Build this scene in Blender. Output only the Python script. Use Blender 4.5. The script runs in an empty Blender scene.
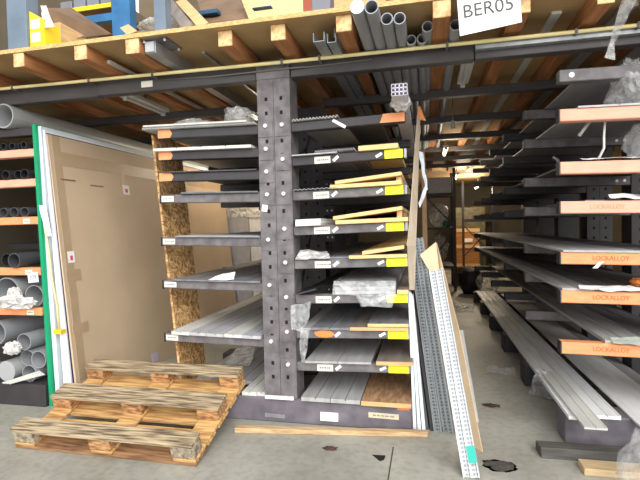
import bpy, math, random
from mathutils import Vector, Matrix, noise
random.seed(7)
C = bpy.context.scene.collection
# ------------------------------------------------------------------ camera
F_PX, YAW, PITCH, ROLL, CAM_H = 466.9, .223, .031, -.023, 1.5
fw = Vector((-math.sin(YAW)*math.cos(PITCH), math.cos(YAW)*math.cos(PITCH), -math.sin(PITCH)))
r0 = Vector((math.cos(YAW), math.sin(YAW), 0)); u0 = r0.cross(fw)
rt = math.cos(ROLL)*r0 + math.sin(ROLL)*u0
up = -math.sin(ROLL)*r0 + math.cos(ROLL)*u0
cam = bpy.data.cameras.new('camera'); cam.sensor_width = 36; cam.lens = 36*F_PX/640; cam.clip_start = .05
co = bpy.data.objects.new('camera', cam); C.objects.link(co)
m3 = Matrix((rt, up, -fw)).transposed()
co.matrix_world = Matrix.Translation((0, 0, CAM_H)) @ m3.to_4x4()
bpy.context.scene.camera = co

def at(x, y, ax, v):
    """survey helper: where the sight line of a photo point meets the plane X, Y or Z = v"""
    d = fw + rt*((x-320)/F_PX) - up*((y-240)/F_PX)
    i = 'XYZ'.index(ax); o = Vector((0, 0, CAM_H))
    return o + d*((v-o[i])/d[i])

# ------------------------------------------------------------------ materials
def lin(h):
    h = h.lstrip('#'); c = [int(h[i:i+2], 16)/255 for i in (0, 2, 4)]
    return [(x/12.92 if x <= .04045 else ((x+.055)/1.055)**2.4) for x in c]
MATS = {}
def M(name, hexc, rough=.6, metal=0., var=.18, scale=6., stretch=(1, 1, 1), bump=0., alpha=1., hex2=None, emit=0, spec=.5, detail=4, lo=.35, hi=.7):
    if name in MATS: return MATS[name]
    m = bpy.data.materials.new(name); m.use_nodes = True
    nt = m.node_tree; b = nt.nodes['Principled BSDF']
    b.inputs['Roughness'].default_value = rough; b.inputs['Metallic'].default_value = metal
    b.inputs['Specular IOR Level'].default_value = spec
    c = lin(hexc)
    c2 = lin(hex2) if hex2 else [x*(1-var*2) for x in c]
    tc = nt.nodes.new('ShaderNodeTexCoord'); mp = nt.nodes.new('ShaderNodeMapping')
    mp.inputs['Scale'].default_value = stretch
    n = nt.nodes.new('ShaderNodeTexNoise'); n.inputs['Scale'].default_value = scale; n.inputs['Detail'].default_value = detail
    r = nt.nodes.new('ShaderNodeValToRGB')
    r.color_ramp.elements[0].color = (*c2, 1); r.color_ramp.elements[1].color = (*c, 1)
    r.color_ramp.elements[0].position = lo; r.color_ramp.elements[1].position = hi
    L = nt.links.new
    L(tc.outputs['Object'], mp.inputs['Vector']); L(mp.outputs['Vector'], n.inputs['Vector'])
    L(n.outputs['Fac'], r.inputs['Fac']); L(r.outputs['Color'], b.inputs['Base Color'])
    if bump:
        bp = nt.nodes.new('ShaderNodeBump'); bp.inputs['Strength'].default_value = bump; bp.inputs['Distance'].default_value = .01
        L(n.outputs['Fac'], bp.inputs['Height']); L(bp.outputs['Normal'], b.inputs['Normal'])
    if alpha < 1: b.inputs['Alpha'].default_value = alpha
    if emit:
        b.inputs['Emission Color'].default_value = (*c, 1); b.inputs['Emission Strength'].default_value = emit
    MATS[name] = m
    return m
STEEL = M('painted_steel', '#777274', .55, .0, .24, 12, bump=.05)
STEELD = M('dark_and_shaded_steel', '#3b383b', .55, .0, .14, 9)  # dark steel; also puts the shade of inner rack rows into colour
BASE = M('worn_base_paint', '#78727b', .6, 0, .22, 7, (1, 1, 1), .06)
BEAM = M('beam_paint', '#4b4748', .5, .0, .15, 5, (.6, 3, 3))
HOLE = M('hole_dark', '#0d0c0d', .9, 0, 0)
BOLT = M('zinc_bolt', '#dedddb', .4, .2, .05)
ORANGE = M('orange_paint', '#f2a06c', .6, 0, .10, 12, (1, 1, 3))
PINKOR = M('pale_orange_paint', '#f3ac92', .6, 0, .07, 10, (1, 1, 3))
ORTAPE = M('orange_tape', '#f3914e', .5, 0, .08, 12)
YELLOW = M('yellow_label', '#e9ec2c', .55, 0, .03, 20)
PAPER = M('label_paper', '#e9e6d8', .7, 0, .04, 25)
WHITEP = M('white_paper', '#f1f1f0', .7, 0, .03, 15)
INK = M('ink', '#4a494b', .7, 0, 0)
INKG = M('grey_ink', '#8a8880', .7, 0, 0)
MARKER = M('marker_ink', '#b96a35', .7, 0, 0)
PROFW = M('white_profile', '#d4d4ce', .5, 0, .09, 8, (1, .3, 1))
PROFG = M('light_grey_profile', '#b6b6b9', .5, 0, .09, 7, (2, .3, 1))
PROFGW = M('pale_grey_profile', '#f1f2f1', .45, 0, .08, 7, (2, .3, 1))
PLANKG = M('grey_plank', '#b3b2b1', .55, 0, .12, 6, (3, .4, 1))
PLANKD = M('dark_grey_plank', '#848388', .55, 0, .18, 6, (3, .4, 1))
PLANKB = M('brown_grey_plank', '#8d8177', .6, 0, .2, 6, (3, .4, 1))
DARKSH = M('dark_sheet', '#4b4a4c', .5, 0, .15, 6, (2, .4, 1))
BLACKSH = M('black_sheet', '#28272b', .45, 0, .15, 6)
GALV = M('galvanised', '#a3a7aa', .4, .35, .15, 14)
ALU = M('aluminium', '#b8babb', .35, .5, .1, 10)
PVC = M('grey_pvc', '#9b9da1', .42, 0, .07, 5)
PVCL = M('light_pvc', '#a9abac', .42, 0, .06, 5)
PVCD = M('dark_pvc', '#4c4e52', .42, 0, .1, 5)
PVCK = M('black_pvc', '#303136', .4, 0, .1, 5)
GREEN = M('green_edge', '#079a6a', .4, 0, .06, 6)
FOAM = M('white_foam', '#e6ebf2', .6, 0, .04, 6)
FOAMB = M('bluish_foam', '#d8e3ee', .6, 0, .07, 6)
FILM = M('dark_blue_film', '#2f2b55', .4, 0, .1, 6)
HARD = M('hardboard', '#c8b296', .62, 0, .05, 2.2, (1, 1, 1))
TAPE = M('brown_tape', '#b39c7e', .45, 0, .05, 8)
PINK = M('pink_print', '#d8466f', .6, 0, .05)
WOODX = M('pale_wood_x', '#dfb67e', .7, 0, .15, 10, (.6, 8, 8))
WOODY = M('pale_wood_y', '#e0bb84', .7, 0, .15, 10, (8, .5, 8))
WOODE = M('pale_cut_wood', '#ecca8c', .7, 0, .1, 30, (1, 1, 2))
PALW = M('weathered_pallet_wood', '#bba685', .85, 0, .25, 14, (.35, 5, 5), .3, hex2='#5c4f3e', lo=.38, hi=.6, detail=10)
PALN = M('newer_pallet_wood', '#dcb274', .8, 0, .25, 12, (.4, 4, 4), .2, hex2='#95673a', lo=.32, hi=.62, detail=8)
PALB = M('pallet_block_wood', '#cb9c6c', .8, 0, .25, 16, (1, 3, 3), .2, hex2='#7a5333', lo=.36, hi=.62, detail=8)
PALK = M('dark_pallet_wood', '#a87f58', .85, 0, .25, 14, (.4, 4, 4), .2, hex2='#6b4a30', lo=.34, hi=.62, detail=8)
PALG = M('grey_block_wood', '#b3a68f', .85, 0, .25, 14, (2, 2, 2), .3, hex2='#6d6353', lo=.34, hi=.6, detail=8)
JOIST = M('joist_wood', '#bd8252', .75, 0, .3, 5, (6, .5, 6), .1, hex2='#8a5733', lo=.3, hi=.7)
JOISTE = M('joist_end_grain', '#e9c48f', .75, 0, .15, 22, (1, 1, 1), 0, hex2='#a9794a', lo=.25, hi=.55)
CHIP = M('chipboard', '#b79a6b', .8, 0, .1, 3, (1, 1, 1), 0, hex2='#a3855a')
CHIPE = M('chipboard_edge', '#e0bc83', .8, 0, .15, 40, (1, 1, 4), 0, hex2='#b58e58')
YPIPE = M('cream_yellow_pipe', '#efe0a2', .4, 0, .05, 6)
CABLE = M('cable_grey', '#6d6a66', .5, 0, .05)
CARD = M('cardboard', '#dfc4a0', .75, 0, .06, 5)
BEIGE = M('beige_film_sheet', '#dccab2', .5, 0, .12, 4)
GREYSH = M('grey_liner', '#a7a6a2', .5, 0, .1, 5)
BLUE = M('blue_rack_paint', '#2d6fa3', .5, 0, .15, 7)
BLUED = M('deep_blue_paint', '#27506f', .5, 0, .15, 7)
BINGREY = M('bin_grey', '#7a7f88', .5, 0, .1, 6)
YEL = M('carton_yellow', '#f2cf1c', .5, 0, .05, 6)
CREAM = M('cream_panel', '#efd391', .6, 0, .06, 4)
BROWN = M('brown_board', '#7d5f41', .7, 0, .2, 5)
CRATE = M('crate_wood', '#b98045', .75, 0, .2, 6, (.8, 4, 8), hex2='#8a5a2b')
RUST = M('dry_leaf', '#5d4236', .8, 0, .3, 20)
BLACK = M('black_rubber', '#17161a', .6, 0, .1)
TEAL = M('teal_tape', '#25b6a4', .5, 0, .05)
BLUEPL = M('blue_grey_post', '#6f7f90', .5, 0, .12, 6)
LAMP = M('lamp_white', '#e2e4e2', .4, 0, .03)
GLOW = M('lit_tube', '#fff0cf', .4, 0, 0, emit=9)
GREENP = M('green_bag', '#1f6b4e', .6, 0, .2, 6)
BACKW = M('back_wall_panel', '#6b6251', .8, 0, .1, 1.5)
LABTAN = M('tan_label', '#d3c9ae', .7, 0, .08, 30)

def plastic(name, hexc, alpha, rough=.2, scale=7):
    """clear film: nearly see-through, with whiter wisps where it is creased"""
    m = bpy.data.materials.new(name); m.use_nodes = True
    nt = m.node_tree; b = nt.nodes['Principled BSDF']; L = nt.links.new
    b.inputs['Base Color'].default_value = (*lin(hexc), 1); b.inputs['Roughness'].default_value = rough; b.inputs['Specular IOR Level'].default_value = .7
    tc = nt.nodes.new('ShaderNodeTexCoord'); n = nt.nodes.new('ShaderNodeTexNoise'); n.inputs['Scale'].default_value = scale; n.inputs['Detail'].default_value = 5
    n.inputs['Distortion'].default_value = 2.5
    mr = nt.nodes.new('ShaderNodeMapRange'); mr.inputs[1].default_value = .35; mr.inputs[2].default_value = .72
    mr.inputs[3].default_value = alpha*.45; mr.inputs[4].default_value = min(1, alpha*1.8)
    L(tc.outputs['Object'], n.inputs['Vector']); L(n.outputs['Fac'], mr.inputs[0]); L(mr.outputs[0], b.inputs['Alpha'])
    bp = nt.nodes.new('ShaderNodeBump'); bp.inputs['Strength'].default_value = .9; bp.inputs['Distance'].default_value = .03
    L(n.outputs['Fac'], bp.inputs['Height']); L(bp.outputs['Normal'], b.inputs['Normal'])
    return m
WRAP = plastic('clear_wrap', '#e8eaec', .2)
WRAPD = plastic('cloudy_wrap', '#e4e5e5', .32)
WRAPW = plastic('white_wrap', '#ecebe8', .8, .4)

def osb():
    m = bpy.data.materials.new('oriented_strand_board'); m.use_nodes = True
    nt = m.node_tree; b = nt.nodes['Principled BSDF']; b.inputs['Roughness'].default_value = .75; L = nt.links.new
    tc = nt.nodes.new('ShaderNodeTexCoord'); acc = None
    for k, (rot, sc_) in enumerate((((.5, 0, 0), (12, 52, 14)), ((-.6, 0, 0), (12, 56, 15)), ((1.4, 0, 0), (12, 50, 13)))):
        mp = nt.nodes.new('ShaderNodeMapping'); mp.vector_type = 'TEXTURE'; mp.inputs['Scale'].default_value = [1/q for q in sc_]; mp.inputs['Rotation'].default_value = rot
        n = nt.nodes.new('ShaderNodeTexNoise'); n.inputs['Scale'].default_value = 1; n.inputs['Detail'].default_value = 2
        L(tc.outputs['Object'], mp.inputs['Vector']); L(mp.outputs['Vector'], n.inputs['Vector'])
        if acc is None: acc = n.outputs['Fac']
        else:
            mt = nt.nodes.new('ShaderNodeMath'); mt.operation = 'MAXIMUM'; L(acc, mt.inputs[0]); L(n.outputs['Fac'], mt.inputs[1]); acc = mt.outputs[0]
    r = nt.nodes.new('ShaderNodeValToRGB'); e = r.color_ramp.elements
    e[0].color = (*lin('#8a5f34'), 1); e[0].position = .5; e[1].color = (*lin('#e0b981'), 1); e[1].position = .68
    L(acc, r.inputs['Fac']); L(r.outputs['Color'], b.inputs['Base Color'])
    return m
OSB = osb()

def mesh_mat(name, light, dark, sx, sz):
    """perforated metal: rows of slots"""
    m = bpy.data.materials.new(name); m.use_nodes = True
    nt = m.node_tree; b = nt.nodes['Principled BSDF']; b.inputs['Roughness'].default_value = .4; b.inputs['Metallic'].default_value = .3; L = nt.links.new
    tc = nt.nodes.new('ShaderNodeTexCoord'); mp = nt.nodes.new('ShaderNodeMapping'); mp.inputs['Scale'].default_value = (sx, sx, sz)
    br = nt.nodes.new('ShaderNodeTexBrick')
    br.inputs['Color1'].default_value = (*lin(dark), 1); br.inputs['Color2'].default_value = (*lin(dark), 1)
    br.inputs['Mortar'].default_value = (*lin(light), 1); br.inputs['Scale'].default_value = 1; br.inputs['Mortar Size'].default_value = .13
    br.inputs['Brick Width'].default_value = 1; br.inputs['Row Height'].default_value = .6; br.offset = 0
    L(tc.outputs['UV'], mp.inputs['Vector']); L(mp.outputs['Vector'], br.inputs['Vector']); L(br.outputs['Color'], b.inputs['Base Color'])
    return m

def floor_mat():
    m = bpy.data.materials.new('stained_concrete'); m.use_nodes = True
    nt = m.node_tree; b = nt.nodes['Principled BSDF']; L = nt.links.new
    tc = nt.nodes.new('ShaderNodeTexCoord')
    n1 = nt.nodes.new('ShaderNodeTexNoise'); n1.inputs['Scale'].default_value = 1.6; n1.inputs['Detail'].default_value = 8; n1.inputs['Roughness'].default_value = .6
    n2 = nt.nodes.new('ShaderNodeTexNoise'); n2.inputs['Scale'].default_value = 22; n2.inputs['Detail'].default_value = 6
    r = nt.nodes.new('ShaderNodeValToRGB'); e = r.color_ramp.elements
    e[0].color = (*lin('#8b897f'), 1); e[0].position = .3; e[1].color = (*lin('#b0aea3'), 1); e[1].position = .68
    mx = nt.nodes.new('ShaderNodeMix'); mx.data_type = 'RGBA'; mx.blend_type = 'MULTIPLY'; mx.inputs[0].default_value = .55
    r2 = nt.nodes.new('ShaderNodeValToRGB'); e2 = r2.color_ramp.elements
    e2[0].color = (.68, .68, .66, 1); e2[0].position = .3; e2[1].color = (1, 1, 1, 1); e2[1].position = .55
    L(tc.outputs['Object'], n1.inputs['Vector']); L(tc.outputs['Object'], n2.inputs['Vector'])
    L(n1.outputs['Fac'], r.inputs['Fac']); L(n2.outputs['Fac'], r2.inputs['Fac'])
    L(r.outputs['Color'], mx.inputs[6]); L(r2.outputs['Color'], mx.inputs[7]); L(mx.outputs[2], b.inputs['Base Color'])
    mr = nt.nodes.new('ShaderNodeMapRange'); mr.inputs[3].default_value = .38; mr.inputs[4].default_value = .7
    L(n1.outputs['Fac'], mr.inputs[0]); L(mr.outputs[0], b.inputs['Roughness'])
    bp = nt.nodes.new('ShaderNodeBump'); bp.inputs['Strength'].default_value = .08; L(n2.outputs['Fac'], bp.inputs['Height']); L(bp.outputs['Normal'], b.inputs['Normal'])
    return m

# ------------------------------------------------------------------ mesh builder
class MB:
    def __init__(s): s.v = []; s.f = []; s.m = []; s.uv = {}
    def hexa(s, p, m=0):
        """p: bottom 4 ccw, top 4"""
        b = len(s.v); s.v += [tuple(q) for q in p]
        for f in ((3, 2, 1, 0), (4, 5, 6, 7), (0, 1, 5, 4), (1, 2, 6, 5), (2, 3, 7, 6), (3, 0, 4, 7)):
            s.f.append([b+i for i in f]); s.m.append(m)
        return s
    def box(s, x0, x1, y0, y1, z0, z1, m=0):
        return s.hexa([(x0, y0, z0), (x1, y0, z0), (x1, y1, z0), (x0, y1, z0), (x0, y0, z1), (x1, y0, z1), (x1, y1, z1), (x0, y1, z1)], m)
    def quad(s, a, b, c, d, m=0):
        k = len(s.v); s.v += [tuple(a), tuple(b), tuple(c), tuple(d)]; s.f.append([k, k+1, k+2, k+3]); s.m.append(m); return s
    def sheet(s, a, b, c, d, t, m=0):
        """four corners ccw, thickened along the normal by t"""
        a, b, c, d = map(Vector, (a, b, c, d)); n = (b-a).cross(d-a).normalized()*t
        return s.hexa([a-n, b-n, c-n, d-n, a, b, c, d], m)
    def extr(s, poly, axis, a0, a1, m=0, mend=None):
        """poly [(u,w)]: axis Y -> (x,z); X -> (y,z); Z -> (x,y)"""
        n = len(poly); b = len(s.v)
        for a in (a0, a1):
            for u, w in poly:
                s.v.append({'Y': (u, a, w), 'X': (a, u, w), 'Z': (u, w, a)}[axis])
        for i in range(n):
            j = (i+1) % n; s.f.append([b+i, b+j, b+n+j, b+n+i]); s.m.append(m)
        e = m if mend is None else mend
        s.f.append(list(range(b+n-1, b-1, -1))); s.m.append(e); s.f.append(list(range(b+n, b+2*n))); s.m.append(e)
        return s
    def tube(s, p0, p1, r, ri=0, n=18, m=0, r1=None, mi=None):
        p0, p1 = Vector(p0), Vector(p1); d = (p1-p0).normalized()
        a = d.orthogonal().normalized(); c = d.cross(a); r1 = r if r1 is None else r1
        b = len(s.v); rings = [(p0, r), (p1, r1)] + ([(p1, ri), (p0, ri)] if ri else [])
        for p, q in rings:
            for i in range(n):
                t = 2*math.pi*i/n; s.v.append(tuple(p + (a*math.cos(t)+c*math.sin(t))*q))
        k = len(rings)
        for g in range(k if ri else 1):
            for i in range(n):
                j = (i+1) % n; h = (g+1) % k
                s.f.append([b+g*n+i, b+g*n+j, b+h*n+j, b+h*n+i]); s.m.append(mi if (mi is not None and g == 2) else m)
        if not ri:
            s.f.append([b+i for i in range(n-1, -1, -1)]); s.m.append(m); s.f.append([b+n+i for i in range(n)]); s.m.append(m)
        return s
    def path(s, pts, r, n=8, m=0):
        pts = [Vector(p) for p in pts]; b = len(s.v)
        for k, p in enumerate(pts):
            d = (pts[min(k+1, len(pts)-1)]-pts[max(k-1, 0)]).normalized()
            a = d.cross(Vector((0, .31, .95))).normalized(); c = d.cross(a)
            for i in range(n):
                t = 2*math.pi*i/n; s.v.append(tuple(p+(a*math.cos(t)+c*math.sin(t))*r))
        for k in range(len(pts)-1):
            for i in range(n):
                j = (i+1) % n; s.f.append([b+k*n+i, b+k*n+j, b+(k+1)*n+j, b+(k+1)*n+i]); s.m.append(m)
        s.f.append([b+i for i in range(n-1, -1, -1)]); s.m.append(m)
        e = b+(len(pts)-1)*n; s.f.append([e+i for i in range(n)]); s.m.append(m)
        return s
    def lean(s, p0, p1, wdir, w, t, m=0):
        """long bar from p0 to p1 (centre of its visible face), width w along wdir, thickness t behind"""
        p0, p1 = Vector(p0), Vector(p1); d = (p1-p0).normalized(); W = Vector(wdir); W = (W-d*W.dot(d)).normalized(); N = W.cross(d)
        q = []
        for p in (p0, p1):
            q += [p-W*w/2, p+W*w/2, p+W*w/2-N*t, p-W*w/2-N*t]
        return s.hexa(q, m)
    def blob(s, c, size, seed=0, amp=.3, freq=2.2, n=14, m=0, zmin=None):
        b = len(s.v); c = Vector(c); so = Vector((seed*7.3, seed*3.1, seed*1.7))
        rows = n; cols = n*2
        for i in range(rows+1):
            th = math.pi*i/rows
            for j in range(cols):
                ph = 2*math.pi*j/cols
                d = Vector((math.sin(th)*math.cos(ph), math.sin(th)*math.sin(ph), math.cos(th)))
                k = 1+amp*(noise.noise(d*freq+so)+.55*noise.noise(d*freq*2.7+so)+.35*noise.noise(d*freq*6+so))
                p = c+Vector((d.x*size[0]*k, d.y*size[1]*k, d.z*size[2]*k))
                if zmin is not None: p.z = max(p.z, zmin)
                s.v.append(tuple(p))
        for i in range(rows):
            for j in range(cols):
                k = (j+1) % cols; s.f.append([b+i*cols+j, b+(i+1)*cols+j, b+(i+1)*cols+k, b+i*cols+k]); s.m.append(m)
        return s
    def cloth(s, a, b_, c, d, nu=12, nv=12, amp=.02, seed=0, freq=9, m=0, thick=.0012):
        """crumpled film between four corners, closed with a thin thickness"""
        a, b_, c, d = map(Vector, (a, b_, c, d)); N = (b_-a).cross(d-a).normalized(); so = Vector((seed*5.1, seed*2.3, seed))
        base = len(s.v); tot = (nu+1)*(nv+1)
        for off in (0, -thick):
            for i in range(nu+1):
                for j in range(nv+1):
                    u, w = i/nu, j/nv
                    p = (a*(1-u)+b_*u)*(1-w)+(d*(1-u)+c*u)*w
                    h = noise.noise(p*freq+so)+.5*noise.noise(p*freq*2.6+so)
                    e = noise.noise_vector(p*freq*1.3+so)
                    s.v.append(tuple(p+N*(h*amp+off)+e*amp*.5))
        for o in (0, 1):
            for i in range(nu):
                for j in range(nv):
                    q = base+o*tot+i*(nv+1)+j
                    f = [q, q+nv+1, q+nv+2, q+1]
                    s.f.append(f if not o else f[::-1]); s.m.append(m)
        ed = [(i, 0) for i in range(nu+1)]+[(nu, j) for j in range(1, nv+1)]+[(i, nv) for i in range(nu-1, -1, -1)]+[(0, j) for j in range(nv-1, 0, -1)]
        for k in range(len(ed)):
            i, j = ed[k]; i2, j2 = ed[(k+1) % len(ed)]
            p = base+i*(nv+1)+j; q = base+i2*(nv+1)+j2
            s.f.append([q, p, p+tot, q+tot]); s.m.append(m)
        return s
    def build(s, name, mats, parent=None, bevel=0, smooth=False, label=None):
        if not isinstance(mats, (list, tuple)): mats = [mats]
        if parent is not None: o3 = wloc(parent)
        else:
            xs, ys, zs = zip(*s.v); o3 = Vector(((min(xs)+max(xs))/2, (min(ys)+max(ys))/2, min(zs)))
        me = bpy.data.meshes.new(name); me.from_pydata([tuple(Vector(v)-o3) for v in s.v], [], s.f)
        for m in mats: me.materials.append(m)
        for p, k in zip(me.polygons, s.m): p.material_index = k; p.use_smooth = smooth
        me.update()
        o = bpy.data.objects.new(name, me); C.objects.link(o)
        if parent is not None: o.parent = parent
        else: o.location = o3
        if bevel:
            b = o.modifiers.new('edge', 'BEVEL'); b.width = bevel; b.segments = 1; b.limit_method = 'ANGLE'
        if label: o['label'] = label
        return o
def wloc(o):
    p = Vector(o.location)
    while o.parent: o = o.parent; p += Vector(o.location)
    return p
def thing(name, label, cat, loc, group=None):
    o = bpy.data.objects.new(name, None); C.objects.link(o); o.location = loc; o.empty_display_size = .1
    o['label'] = label; o['category'] = cat
    if group: o['group'] = group
    return o
def tag(o, label, cat, group=None):
    o['label'] = label; o['category'] = cat
    if group: o['group'] = group
    return o
def solo(mb, name, mats, label, cat, group=None, bevel=0, smooth=False):
    return tag(mb.build(name, mats, None, bevel, smooth), label, cat, group)
def struct(mb, name, mats, parent=None, bevel=0):
    o = mb.build(name, mats, parent, bevel)
    if parent is None: o['kind'] = 'structure'
    return o
def text(s, size, loc, xdir, zdir, mat, parent, name='lettering', squeeze=1.):
    cu = bpy.data.curves.new('t', 'FONT'); cu.body = s; cu.size = size; cu.align_x = 'CENTER'; cu.align_y = 'CENTER'; cu.extrude = .0006
    ob = bpy.data.objects.new('t', cu); me = bpy.data.meshes.new_from_object(ob)
    X = Vector(xdir).normalized(); Z = Vector(zdir).normalized(); N = X.cross(Z); P = Vector(loc)-wloc(parent)
    for v in me.vertices: v.co = P+X*v.co.x*squeeze+Z*v.co.y+N*v.co.z
    me.materials.append(mat); me.name = name
    o = bpy.data.objects.new(name, me); C.objects.link(o); o.parent = parent
    bpy.data.objects.remove(ob); bpy.data.curves.remove(cu)
    return o
ORD = ['first', 'second', 'third', 'fourth', 'fifth', 'sixth', 'seventh', 'eighth', 'ninth', 'tenth', 'eleventh', 'twelfth', 'thirteenth']

# ------------------------------------------------------------------ setting
YF, PITCHY = 3.37, 1.129            # rack front plane, spacing of the column rows
struct(MB().box(-9, 7, -6, 18, -.1, 0), 'floor', floor_mat())
def seam(a, b, nm):
    a, b = Vector(a), Vector(b); d = (b-a).normalized(); n = Vector((-d.y, d.x, 0))*.004
    struct(MB().hexa([a-n-Vector((0, 0, .01)), a+n-Vector((0, 0, .01)), b+n-Vector((0, 0, .01)), b-n-Vector((0, 0, .01)), a-n+Vector((0, 0, .0012)), a+n+Vector((0, 0, .0012)), b+n+Vector((0, 0, .0012)), b-n+Vector((0, 0, .0012))]), nm, M('joint_dark', '#4a4944', .9, 0, .2))
seam((-.235, 3.12, 0), (-.27, -2, 0), 'trim_1')
struct(MB().box(-6.2, -6, -.5, 18, 0, 6.2), 'wall_left', BACKW)
struct(MB().box(5.2, 5.4, -.5, 18, 0, 6.2), 'wall_right', BACKW)
struct(MB().box(-6.2, 5.4, 17.8, 18, 0, 3.2), 'wall_back', BACKW)
struct(MB().box(-6.2, 5.4, 9.5, 9.7, 2.9, 9), 'wall_upper', M('upper_wall', '#6b5b45', .8, 0, .2, 1.2))
# chipboard mezzanine deck
deck = MB(); deck.box(-6, 5.2, 2.94, 17.8, 2.838, 2.867, 0); deck.box(-6, 5.2, 2.935, 2.94, 2.838, 2.867, 1)
struct(deck, 'ceiling', [CHIP, CHIPE])

# timber joists
jx = [(-3.42, 2.9, .1), (-2.86, 2.83, .09), (-2.34, 2.83, .1), (-1.93, 2.855, .105), (-1.274, 2.915, .1), (-.908, 2.917, .1), (-.476, 2.9, .1), (.112, 2.846, .105), (.56, 2.93, .1), (1.0, 2.93, .09), (1.42, 2.95, .1), (1.9, 2.93, .1)]
jl = ['at the left edge of the view above the large grey pipe', 'with its pale cut end above the left end of the steel beam', 'with cut end just left of the aluminium profile', 'right beside the aluminium profile end', 'first with cut end left of the perforated column', 'directly above the perforated column', 'between the steel profile bundle and the grey pipes', 'between the grey pipe ends and the white code sign', 'passing behind the white code sign', 'right of the white conduit under the deck', 'left of the hanging plastic strip', 'furthest right under the deck']
for (x, y, w), l in zip(jx, jl):
    x, y = x*1.029, max(y*1.029, 2.945)
    solo(MB().box(x-w/2, x+w/2, y+.012, 12, 2.7355, 2.8375, 0).box(x-w/2, x+w/2, y, y+.012, 2.7355, 2.8375, 1), 'timber_joist', [JOIST, JOISTE], 'brown timber joist '+l, 'joist', 'timber joists under the chipboard deck', .003)

# steel beams
def beam(x0, x1, y, z0, z1, label, sticker=None):
    if sticker:
        b = thing('steel_beam', label, 'beam', ((x0+x1)/2, y, z0), 'steel beams carrying the deck')
        MB().box(x0, x1, y, y+.08, z0, z1).build('beam_body', BEAM, b, .004)
        MB().box(sticker[0], sticker[1], y-.002, y, z0+.03, z0+.078).build('sticker', PAPER, b, label='small cream sticker')
        return b
    return solo(MB().box(x0, x1, y, y+.08, z0, z1), 'steel_beam', BEAM, label, 'beam', 'steel beams carrying the deck', .004)
beam(-5.2, -2.6, YF, 2.6, 2.735, 'dark steel beam above the left rack, left of the step in the beam')
beam(-2.6, -1.23, YF, 2.605, 2.735, 'dark steel beam with cream sticker, left of the perforated column', (-2.2, -2.1))
beam(-.96, .34, YF, 2.605, 2.735, 'dark steel beam from perforated column to the lamp over the aisle')
beam(.345, 3.2, YF, 2.605, 2.735, 'dark steel beam above the right rack, under the hanging plastic strip')
solo(MB().box(.345, 3.2, YF-.05, YF-.003, 2.655, 2.69), 'support_rail', GALV, 'thin grey rail fixed along front of the right steel beam', 'rail')
for k in range(1, 7):
    y = YF+k*PITCHY
    beam(-5.2, -1.23, y, 2.66, 2.735, f'dark inner steel beam, {ORD[k-1]} row behind the front, left of columns')
    beam(-.96, 3.2, y, 2.66, 2.735, f'dark inner steel beam over the aisle, {ORD[k-1]} row behind the front')

# cream pipe and cable along the front
pp = [(-4.2, 3.3, 2.723), (-3.494, 3.3, 2.717), (-2.5, 3.3, 2.708), (-.866, 3.3, 2.694), (.2, 3.3, 2.694), (1.31, 3.3, 2.694), (2.4, 3.3, 2.698)]
gp = thing('supply_pipe', 'thin cream supply pipe running along the front steel beams', 'pipe', (0, 3.3, 2.69))
MB().path(pp, .013, 10).build('pipe_run', YPIPE, gp, smooth=True)
for x in (-3.36, -2.62, -2.05, -1.0, -.72, .16, .95, 1.3):
    z = 2.694+max(0, (-.866-x))*.009
    MB().box(x-.008, x+.008, 3.283, YF, z-.02, z+.017).build('pipe_clip', STEEL, gp)
solo(MB().path([(-2.0, 3.363, 2.675), (-1.6, 3.363, 2.664), (-1.25, 3.345, 2.66), (-.94, 3.345, 2.662), (-.8, 3.363, 2.664), (-.35, 3.363, 2.672)], .006, 6), 'power_cable', CABLE, 'thin grey cable sagging below the cream pipe at the column', 'cable', smooth=True)

# ------------------------------------------------------------------ cantilever racks
def column_mesh(x0, x1, y0, y1, zt, holes=True, bolts=()):
    m = MB()
    m.box(x0, x1, y0+.006, y1, .19, zt)
    if holes:
        xc = [x0+(x1-x0)*.27, x0+(x1-x0)*.73]
        xm = (x0+x1)/2
        hs = .011
        for side, cx in enumerate(xc):
            xa, xb = (x0, xm-.002) if side == 0 else (xm+.002, x1)
            zs = [2.455-.105*i for i in range(21)]
            z = zt
            for zz in zs:                            # front plate strips around every slot
                m.box(xa, xb, y0, y0+.0055, zz+hs*1.3, z); z = zz-hs*1.3
                m.box(xa, cx-hs, y0, y0+.0055, zz-hs*1.3, zz+hs*1.3); m.box(cx+hs, xb, y0, y0+.0055, zz-hs*1.3, zz+hs*1.3)
                m.box(cx-hs, cx+hs, y0+.0035, y0+.0055, zz-hs*1.3, zz+hs*1.3, 1)
            m.box(xa, xb, y0, y0+.0055, .19, z)
    return m
def labelcard(parent, xa, xb, y, z, h, rot=0, mat=None, name='price_label', ink=True, lab=None):
    mat = mat or PAPER
    ca, sa = math.cos(rot), math.sin(rot); cx = (xa+xb)/2
    def P(u, w, d): return (cx+u*ca-w*sa, y-d, z+u*sa+w*ca)
    w2 = (xb-xa)/2
    m = MB().hexa([P(-w2, -h/2, .001), P(w2, -h/2, .001), P(w2, -h/2, -.0001), P(-w2, -h/2, -.0001), P(-w2, h/2, .001), P(w2, h/2, .001), P(w2, h/2, -.0001), P(-w2, h/2, -.0001)])
    if ink:
        x = -w2*.72
        while x < w2*.7:
            l = random.uniform(.1, .3)*w2
            m.hexa([P(x, -h*.13, .0016), P(x+l, -h*.13, .0016), P(x+l, -h*.13, .0005), P(x, -h*.13, .0005), P(x, h*.13, .0016), P(x+l, h*.13, .0016), P(x+l, h*.13, .0005), P(x, h*.13, .0005)], 1)
            x += l+.06*w2
    return m.build(name, [mat, INKG], parent, label=lab)

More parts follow.
